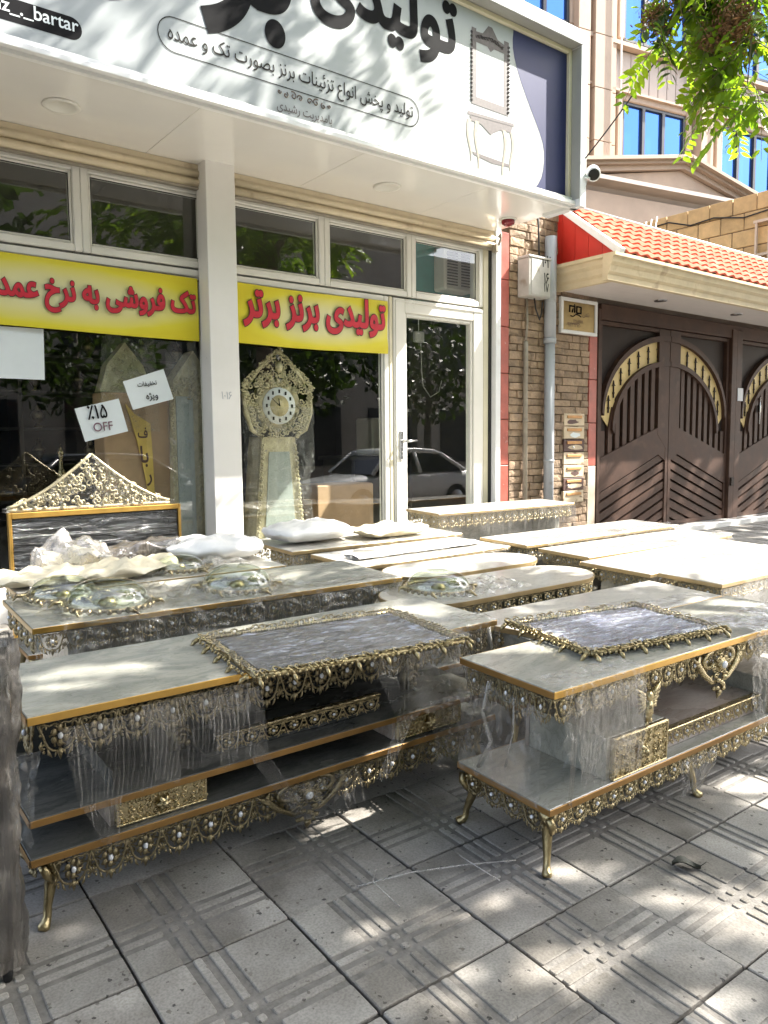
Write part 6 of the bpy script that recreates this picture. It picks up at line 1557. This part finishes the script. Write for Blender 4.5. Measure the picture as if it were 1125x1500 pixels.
t = thing('hanging_lamp', 'small white fitting with a dangling wire behind the door glass', 'lamp', (5.25, 6.2, 2.33))
mb = MB(); mb.box(-.06, .06, -.03, .03, 0, .11, 0, .01); mb.tube([(0, 0, .11), (0, 0, 1.0)], .004, 5); mb.tube([(.03, 0, 0), (.04, 0, -.3), (.06, 0, -.45), (.16, 0, -.56), (.28, 0, -.5), (.32, 0, -.38)], .005, 5); mb.build('fitting', 'trim_white', t)
t = thing('sales_desk', 'dim sales desk with a pale machine behind the door glass', 'desk', (6.0, 7.6, .39))
mb = MB(); mb.box(-.9, .7, -.35, .35, .70, .75, 0, .01); mb.box(-.85, -.8, -.3, .3, 0, .70); mb.box(.6, .65, -.3, .3, 0, .70); mb.build('desk', 'back_panel', t)
mb = MB(); mb.box(-.5, -.1, -.25, .1, .752, 1.2, 0, .02); mb.build('machine', 'ac_white', t)
# ================================================================== street tree (tree of heaven) by the kerb
TX, TY = 6.3, -.75
def leaflet_frond(mb, base, d, L, nl, rg, size=.10, mi=0, droop=.35, skip=None):
    """pinnate leaf: a rachis with paired pointed leaflets"""
    d = d.normalized(); side = d.cross(Vector((0, 0, 1)))
    if side.length < .05: side = Vector((1, 0, 0))
    side.normalize(); up = side.cross(d).normalized()
    pts = []
    for k in range(7):
        t = k / 6; pts.append(base + d * (L * t) + Vector((0, 0, -1)) * (droop * L * t * t))
    mb.tube(pts, [.004 - .0004 * k for k in range(7)], 3, 1, cap=False)
    for k in range(nl):
        t = .18 + .8 * k / nl; i = min(5, int(t * 6)); p = pts[i].lerp(pts[i + 1], t * 6 - i)
        for s in (-1, 1):
            if rg.random() < .06 or (skip and skip(p)): continue
            ax = (side * s * .85 + d * .45 + Vector((0, 0, -1)) * rg.uniform(.05, .45)).normalized()
            nn = (up + side * s * rg.uniform(-.5, .5) + d * rg.uniform(-.4, .4)).normalized(); wv = ax.cross(nn).normalized()
            l_ = size * rg.uniform(.8, 1.15) * (1 - .25 * abs(t - .5)); w_ = l_ * .235
            a = p + ax * .008; m1 = a + ax * l_ * .35 - nn * l_ * .03; m2 = a + ax * l_ * .7 - nn * l_ * .06; e = a + ax * l_ - nn * l_ * .14
            mb.add([a, m1 + wv * w_ + nn * .004, m1 - nn * .002, m1 - wv * w_ + nn * .004, m2 + wv * w_ * .72, m2 - nn * .004, m2 - wv * w_ * .72, e],
                   [(0, 1, 2), (0, 2, 3), (1, 4, 5, 2), (2, 5, 6, 3), (4, 7, 5), (5, 7, 6)], mi, True)
tree = thing('street_tree', 'leafy street tree whose low branch hangs into the top right corner', 'tree', (TX, TY, gz(TY)))
TI = Matrix.Translation((-TX, -TY, -gz(TY)))
def tr(mb, name, mats, fix=True):
    o = mb.build(name, mats, tree, fix=fix); o.matrix_parent_inverse = TI; return o
mb = MB(); zt = gz(TY)
trunk = [(TX, TY, zt - .1), (TX + .03, TY, zt + .5), (TX + .05, TY + .05, zt + 1.4), (TX - .02, TY + .12, zt + 2.4), (TX - .10, TY + .22, zt + 3.3), (TX - .2, TY + .4, zt + 4.6), (TX - .35, TY + .8, zt + 6.0), (TX - .5, TY + 1.4, zt + 7.2)]
mb.tube(trunk, [.22, .17, .15, .14, .12, .10, .07, .03], 12)
limbs = [((TX - .10, TY + .22, zt + 3.3), (TX - 1.2, TY + .9, 4.5), (TX - 2.2, TY + 1.2, 5.0)), ((TX - .06, TY + .15, zt + 2.9), (TX - .6, TY + 1.6, 4.1), (5.85, 2.3, 4.9), (5.65, 3.0, 4.72)),
         ((TX - .15, TY + .3, zt + 4.0), (TX + .6, TY + .4, 5.2), (TX + 1.2, TY + .3, 5.8)), ((TX - .2, TY + .4, zt + 4.6), (TX - 1.0, TY + .3, 5.6), (TX - 1.8, TY - .2, 6.0)),
         ((TX - .35, TY + .8, zt + 6.0), (5.7, 2.0, 7.0), (5.4, 3.0, 7.6)), ((TX - .1, TY + .2, zt + 3.2), (TX + .2, TY - .9, 4.4), (TX + .4, TY - 1.6, 5.0))]
for l in limbs: mb.tube([Vector(p) for p in l], [.075, .045, .02, .012][:len(l)], 8)
tr(mb, 'trunk', 'bark')
rg = random.Random(17)
GAPS = [(1.31, 1.98, .10), (1.42, 1.93, .10), (1.07, 1.53, .06), (1.40, 1.44, .04), (1.70, 1.43, .09), (1.83, 1.41, .04), (2.38, 1.17, .13), (2.25, 1.22, .04), (2.5, 1.1, .06), (2.06, 1.21, .03), (1.95, .93, .12), (2.12, .9, .05), (1.82, .98, .04), (1.35, 1.14, .08), (1.46, 1.1, .04), (1.54, .86, .07), (1.98, 1.04, .04), (2.45, .95, .09)] + [(q.uniform(.9, 2.9), q.uniform(.6, 1.35), q.uniform(.0, .045)) for q in [random.Random(77)] for _ in range(34)]
TOPGAPS = [(.55, 2.28, .05), (.70, 2.23, .06), (.84, 2.25, .05), (1.17, 2.42, .06), (2.30, 1.74, .10), (2.60, 1.68, .12), (2.9, 1.6, .10), (3.05, 1.6, .12), (2.3, 2.05, .12), (2.0, 2.25, .08), (1.7, 2.3, .08), (1.85, 2.2, .08)]
def lit_gap(p):  # unseen crown thinned so that sun flecks land on chosen spots
    for lst, h in ((GAPS, .05), (TOPGAPS, .62)):
        k = (p.z - h) / SUN_DIR.z; qx, qy = p.x - SUN_DIR.x * k, p.y - SUN_DIR.y * k
        for gx, gy, r in lst:
            if (qx - gx) ** 2 + (qy - gy) ** 2 < (r + .045) ** 2: return True
    return False
def lobe(mb, c, r, n, hole=None):
    c = Vector(c)
    for _ in range(n):
        while True:
            v = Vector((rg.uniform(-1, 1), rg.uniform(-1, 1), rg.uniform(-1, 1)))
            if v.length < 1: break
        p = c + Vector((v.x * r[0], v.y * r[1], v.z * r[2]))
        if hole and not hole(p): continue
        d = Vector((v.x + rg.uniform(-.6, .6), v.y + rg.uniform(-.6, .6), rg.uniform(-.5, .5)))
        leaflet_frond(mb, p, d, rg.uniform(.3, .5), 8, rg, .115, skip=lit_gap)
def out_of_frame(p):
    f = p.x * math.cos(YAW) + p.y * math.sin(YAW); l = p.x * math.sin(YAW) - p.y * math.cos(YAW)
    if f < .3: return True
    zpix = (p.z - CAM_H) / f
    return l / f > .60 or zpix > .64
crown = MB()
lobe(crown, (5.2, .35, 5.0), (2.0, 1.6, 1.0), 680, out_of_frame)
lobe(crown, (6.6, -.9, 5.3), (1.8, 1.6, 1.3), 460, out_of_frame)
lobe(crown, (4.3, .2, 4.2), (1.4, 1.1, .8), 150, out_of_frame)
lobe(crown, (4.7, 3.0, 7.0), (1.8, 1.1, 1.2), 260, out_of_frame)
lobe(crown, (5.8, 2.6, 5.4), (.8, .8, .6), 45, out_of_frame)
o = tr(crown, 'crown', ['leaf', 'stick_green'], False); o['kind'] = 'stuff'
# the branch that hangs into view: every leaf its own piece
fr = []
for q in range(5):
    mb = MB(); leaflet_frond(mb, Vector((0, 0, 0)), Vector((1, 0, 0)), .46, 8, random.Random(40 + q), .105, 0, .25 + .1 * q); fr.append(mb.mesh('leaf', ['leaf' if q != 1 else 'leaf_dark', 'stick_green'], False))
BR = [((4.95, 2.6, 4.32), (4.8, 2.85, 4.05), (4.6, 3.05, 3.85), (4.47, 3.1, 3.70)), ((5.05, 2.45, 4.45), (4.85, 2.6, 4.0), (4.72, 2.66, 3.65), (4.62, 2.65, 3.30)), ((5.05, 2.45, 4.45), (4.85, 2.45, 3.9), (4.68, 2.4, 3.5), (4.6, 2.38, 3.15))]
mb = MB()
OFF = Vector((.72, .43, .52))
for b in BR: mb.tube([Vector(p) + OFF for p in b], [.014, .010, .007, .004][:len(b)], 6)
tr(mb, 'twig', 'bark')
rg = random.Random(23)
spots = []
for (n, c, r) in ((40, (4.72, 2.84, 4.03), (.26, .22, .12)), (30, (4.80, 2.55, 3.92), (.18, .16, .15)), (13, (4.73, 2.70, 3.58), (.14, .13, .09)), (8, (4.53, 3.05, 3.72), (.08, .07, .06)), (5, (4.62, 2.66, 3.36), (.05, .05, .10)), (5, (4.58, 2.64, 3.15), (.06, .05, .07)), (8, (4.60, 2.38, 3.14), (.07, .06, .10)), (14, (4.66, 2.42, 3.55), (.09, .09, .16))):
    for _ in range(n): spots.append(Vector((c[0] + rg.gauss(0, .62) * r[0], c[1] + rg.gauss(0, .62) * r[1], c[2] + rg.gauss(0, .68) * r[2])))
for p in spots:
    az = rg.uniform(0, 2 * math.pi); o = link('leaf', rg.choice(fr), tree); o.matrix_parent_inverse = TI
    o.matrix_basis = Matrix.Translation(p + OFF) @ Matrix.Rotation(az, 4, 'Z') @ Matrix.Rotation(rg.uniform(.1, 1.0), 4, 'Y') @ Matrix.Rotation(rg.uniform(-.8, .8), 4, 'X') @ Matrix.Scale(rg.uniform(.72, 1.02), 4)
sm = MB(); r2 = random.Random(6)
for _ in range(330):
    v = Vector((r2.gauss(0, .5) * .085, r2.gauss(0, .5) * .085, r2.gauss(0, .5) * .11)); d = Vector((r2.uniform(-1, 1), r2.uniform(-1, 1), r2.uniform(-1, 1))).normalized(); s_ = d.orthogonal().normalized()
    sm.add([v - d * .02, v + s_ * .006, v + d * .02, v - s_ * .006], [(0, 1, 2, 3)])
sme = sm.mesh('seed_cluster', 'seed', False)
for p in ((4.46, 3.02, 3.85), (4.60, 2.9, 3.96), (4.60, 2.64, 3.58), (4.66, 2.56, 3.68), (4.60, 2.72, 3.92), (4.60, 2.45, 3.62), (4.52, 2.98, 3.80)):
    o = stuff(link('seed_cluster', sme, tree)); o.matrix_parent_inverse = TI; o.matrix_basis = Matrix.Translation(Vector(p) + OFF) @ Matrix.Rotation(rg.uniform(0, 3), 4, 'Z') @ Matrix.Scale(rg.uniform(.9, 1.3), 4)
# ================================================================== parked cars, seen mirrored in the shop glass
def car(label, x, y, paint, rz=0.0, z=-.24):
    t = thing('parked_car', label, 'car', (x, y, z), (0, 0, rz), 'cars parked along the kerb')
    # body profile along x (front at -x): lower body and greenhouse as lofted sections
    def loft(secs, mi, mb, n=12):
        ring = []
        for (xx, w_, z0, z1, crown) in secs:
            p = []
            for k in range(n):
                a = 2 * math.pi * k / n + math.pi / n; ca, sa = math.cos(a), math.sin(a)
                e = .45; px = w_ * math.copysign(abs(ca) ** e, ca); pz = (z0 + z1) / 2 + (z1 - z0) / 2 * math.copysign(abs(sa) ** e, sa); p.append((xx, px, pz))
            ring.append(p)
        vs = [v for p in ring for v in p]; m_ = len(ring)
        mb.add(vs, [(i * n + k, i * n + (k + 1) % n, (i + 1) * n + (k + 1) % n, (i + 1) * n + k) for i in range(m_ - 1) for k in range(n)] + [tuple(range(n))[::-1], tuple((m_ - 1) * n + k for k in range(n))], mi, True)
    mb = MB(); loft([(-2.15, .70, .34, .62, 0), (-2.05, .80, .26, .74, 0), (-1.5, .845, .22, .83, 0), (-.95, .85, .22, .88, 0), (0, .86, .22, .90, 0), (1.2, .85, .22, .92, 0), (1.75, .83, .24, .93, 0), (2.1, .78, .3, .88, 0), (2.18, .7, .4, .78, 0)], 0, mb)
    loft([(-.62, .60, 1.22, 1.36, 0), (-.4, .62, 1.26, 1.40, 0), (.3, .62, 1.28, 1.42, 0), (.85, .60, 1.25, 1.39, 0), (1.0, .58, 1.22, 1.34, 0)], 0, mb)
    for s in (-1, 1):
        for (a, b) in (((-1.05, .80, .88), (-.55, .62, 1.30)), ((.22, .81, .88), (.20, .63, 1.30)), ((1.55, .78, .90), (.98, .60, 1.28))):
            mb.tube([(a[0], s * a[1], a[2]), (b[0], s * b[1], b[2])], .045, 6)
    mb.build('body', paint, t)
    mb = MB()
    vs = [(-1.08, -.76, .88), (-1.08, .76, .88), (1.58, .74, .90), (1.58, -.74, .90), (-.56, -.58, 1.30), (-.56, .58, 1.30), (.98, .56, 1.28), (.98, -.56, 1.28)]
    mb.add(vs, [(0, 1, 5, 4), (1, 2, 6, 5), (2, 3, 7, 6), (3, 0, 4, 7)]); mb.build('window', 'car_glass', t)
    for wx in (-1.35, 1.25):
        for s in (-1, 1):
            mb = MB(); mb.tube([(wx, s * .66, .30), (wx, s * .86, .30)], [.30, .30], 24, smooth=False); w_ = mb.build('wheel', 'rubber', t); mb = MB(); mb.tube([(wx, s * .855, .30), (wx, s * .868, .30)], [.19, .17], 20); mb.build('rim', 'chrome', w_)
    for s in (-1, 1):
        mb = MB(); mb.box(-2.12, -2.04, s * .55 - .14, s * .55 + .14, .56, .68, 0, .02); mb.build('headlight', 'crystal', t); mb = MB(); mb.box(2.08, 2.185, s * .6 - .12, s * .6 + .12, .68, .82, 0, .02); mb.build('tail_light', 'red_dome', t)
    return t
car('white sedan mirrored in the shop door', 10.5, -2.75, 'car_white')
car('dark sedan mirrored in the left shop window', 3.9, -2.75, 'car_dark')
# ================================================================== far side of the street (only seen as reflections) and added kerb trees
ob = thing('opposite_building', 'brown brick building across the street, reflected in the glass', 'building', (8, -15, -.2))
mb = MB(); mb.box(-20, 22, -6, 0, 0, 9.5); mb.build('wall', 'opp_wall', ob)
for k in range(9):
    for z in (.6, 4.6):
        mb = MB(); mb.box(-17 + k * 4, -14.4 + k * 4, .0, .06, z, z + 2.3); mb.build('window', 'opp_glass', ob)
for k, (x, y) in enumerate(((0.5, -10.2), (6.2, -10.6), (12.5, -10.1), (18.5, -10.6), (-2.2, -1.1), (15.2, .6), (.9, -1.35))):  # last three are added out of view to cut skylight and shade the gate
    t = thing('far_tree', ['leafy tree left of the others across the street, reflected in the glass', 'leafy tree second from left across the street, reflected in the glass', 'leafy tree third from left across the street, reflected in the glass', 'rightmost leafy tree across the street, reflected in the glass', 'kerb tree behind the camera on the left, only reflected in the glass', 'tall kerb tree beyond the right edge of the picture', 'kerb tree just behind the camera, only reflected in the glass'][k], 'tree', (x, y, -.15), (0, 0, k * 1.3), 'trees along the street')
    if k == 0:
        mb = MB(); mb.tube([(0, 0, 0), (.05, 0, 1.5), (0, .1, 3.2), (.1, .1, 5)], [.18, .14, .11, .05], 10); tk = mb.mesh('trunk', 'bark')
        mb = MB(); r3 = random.Random(31)
        for _ in range(1500):
            while True:
                v = Vector((r3.uniform(-1, 1), r3.uniform(-1, 1), r3.uniform(-1, 1)))
                if .35 < v.length < 1: break
            p = Vector((v.x * 2.6, v.y * 2.2, 4.4 + v.z * 2.3)); a = Vector((r3.uniform(-1, 1), r3.uniform(-1, 1), r3.uniform(-1, 1))).normalized() * .17; b = a.orthogonal().normalized() * .1
            mb.add([p - a, p + b, p + a, p - b], [(0, 1, 2, 3)])
        ck = mb.mesh('crown', 'leaf_dark', False)
    link('trunk', tk, t); link('crown', ck, t)
    if k == 5: t.scale = (1.4, 1.4, 1.4)
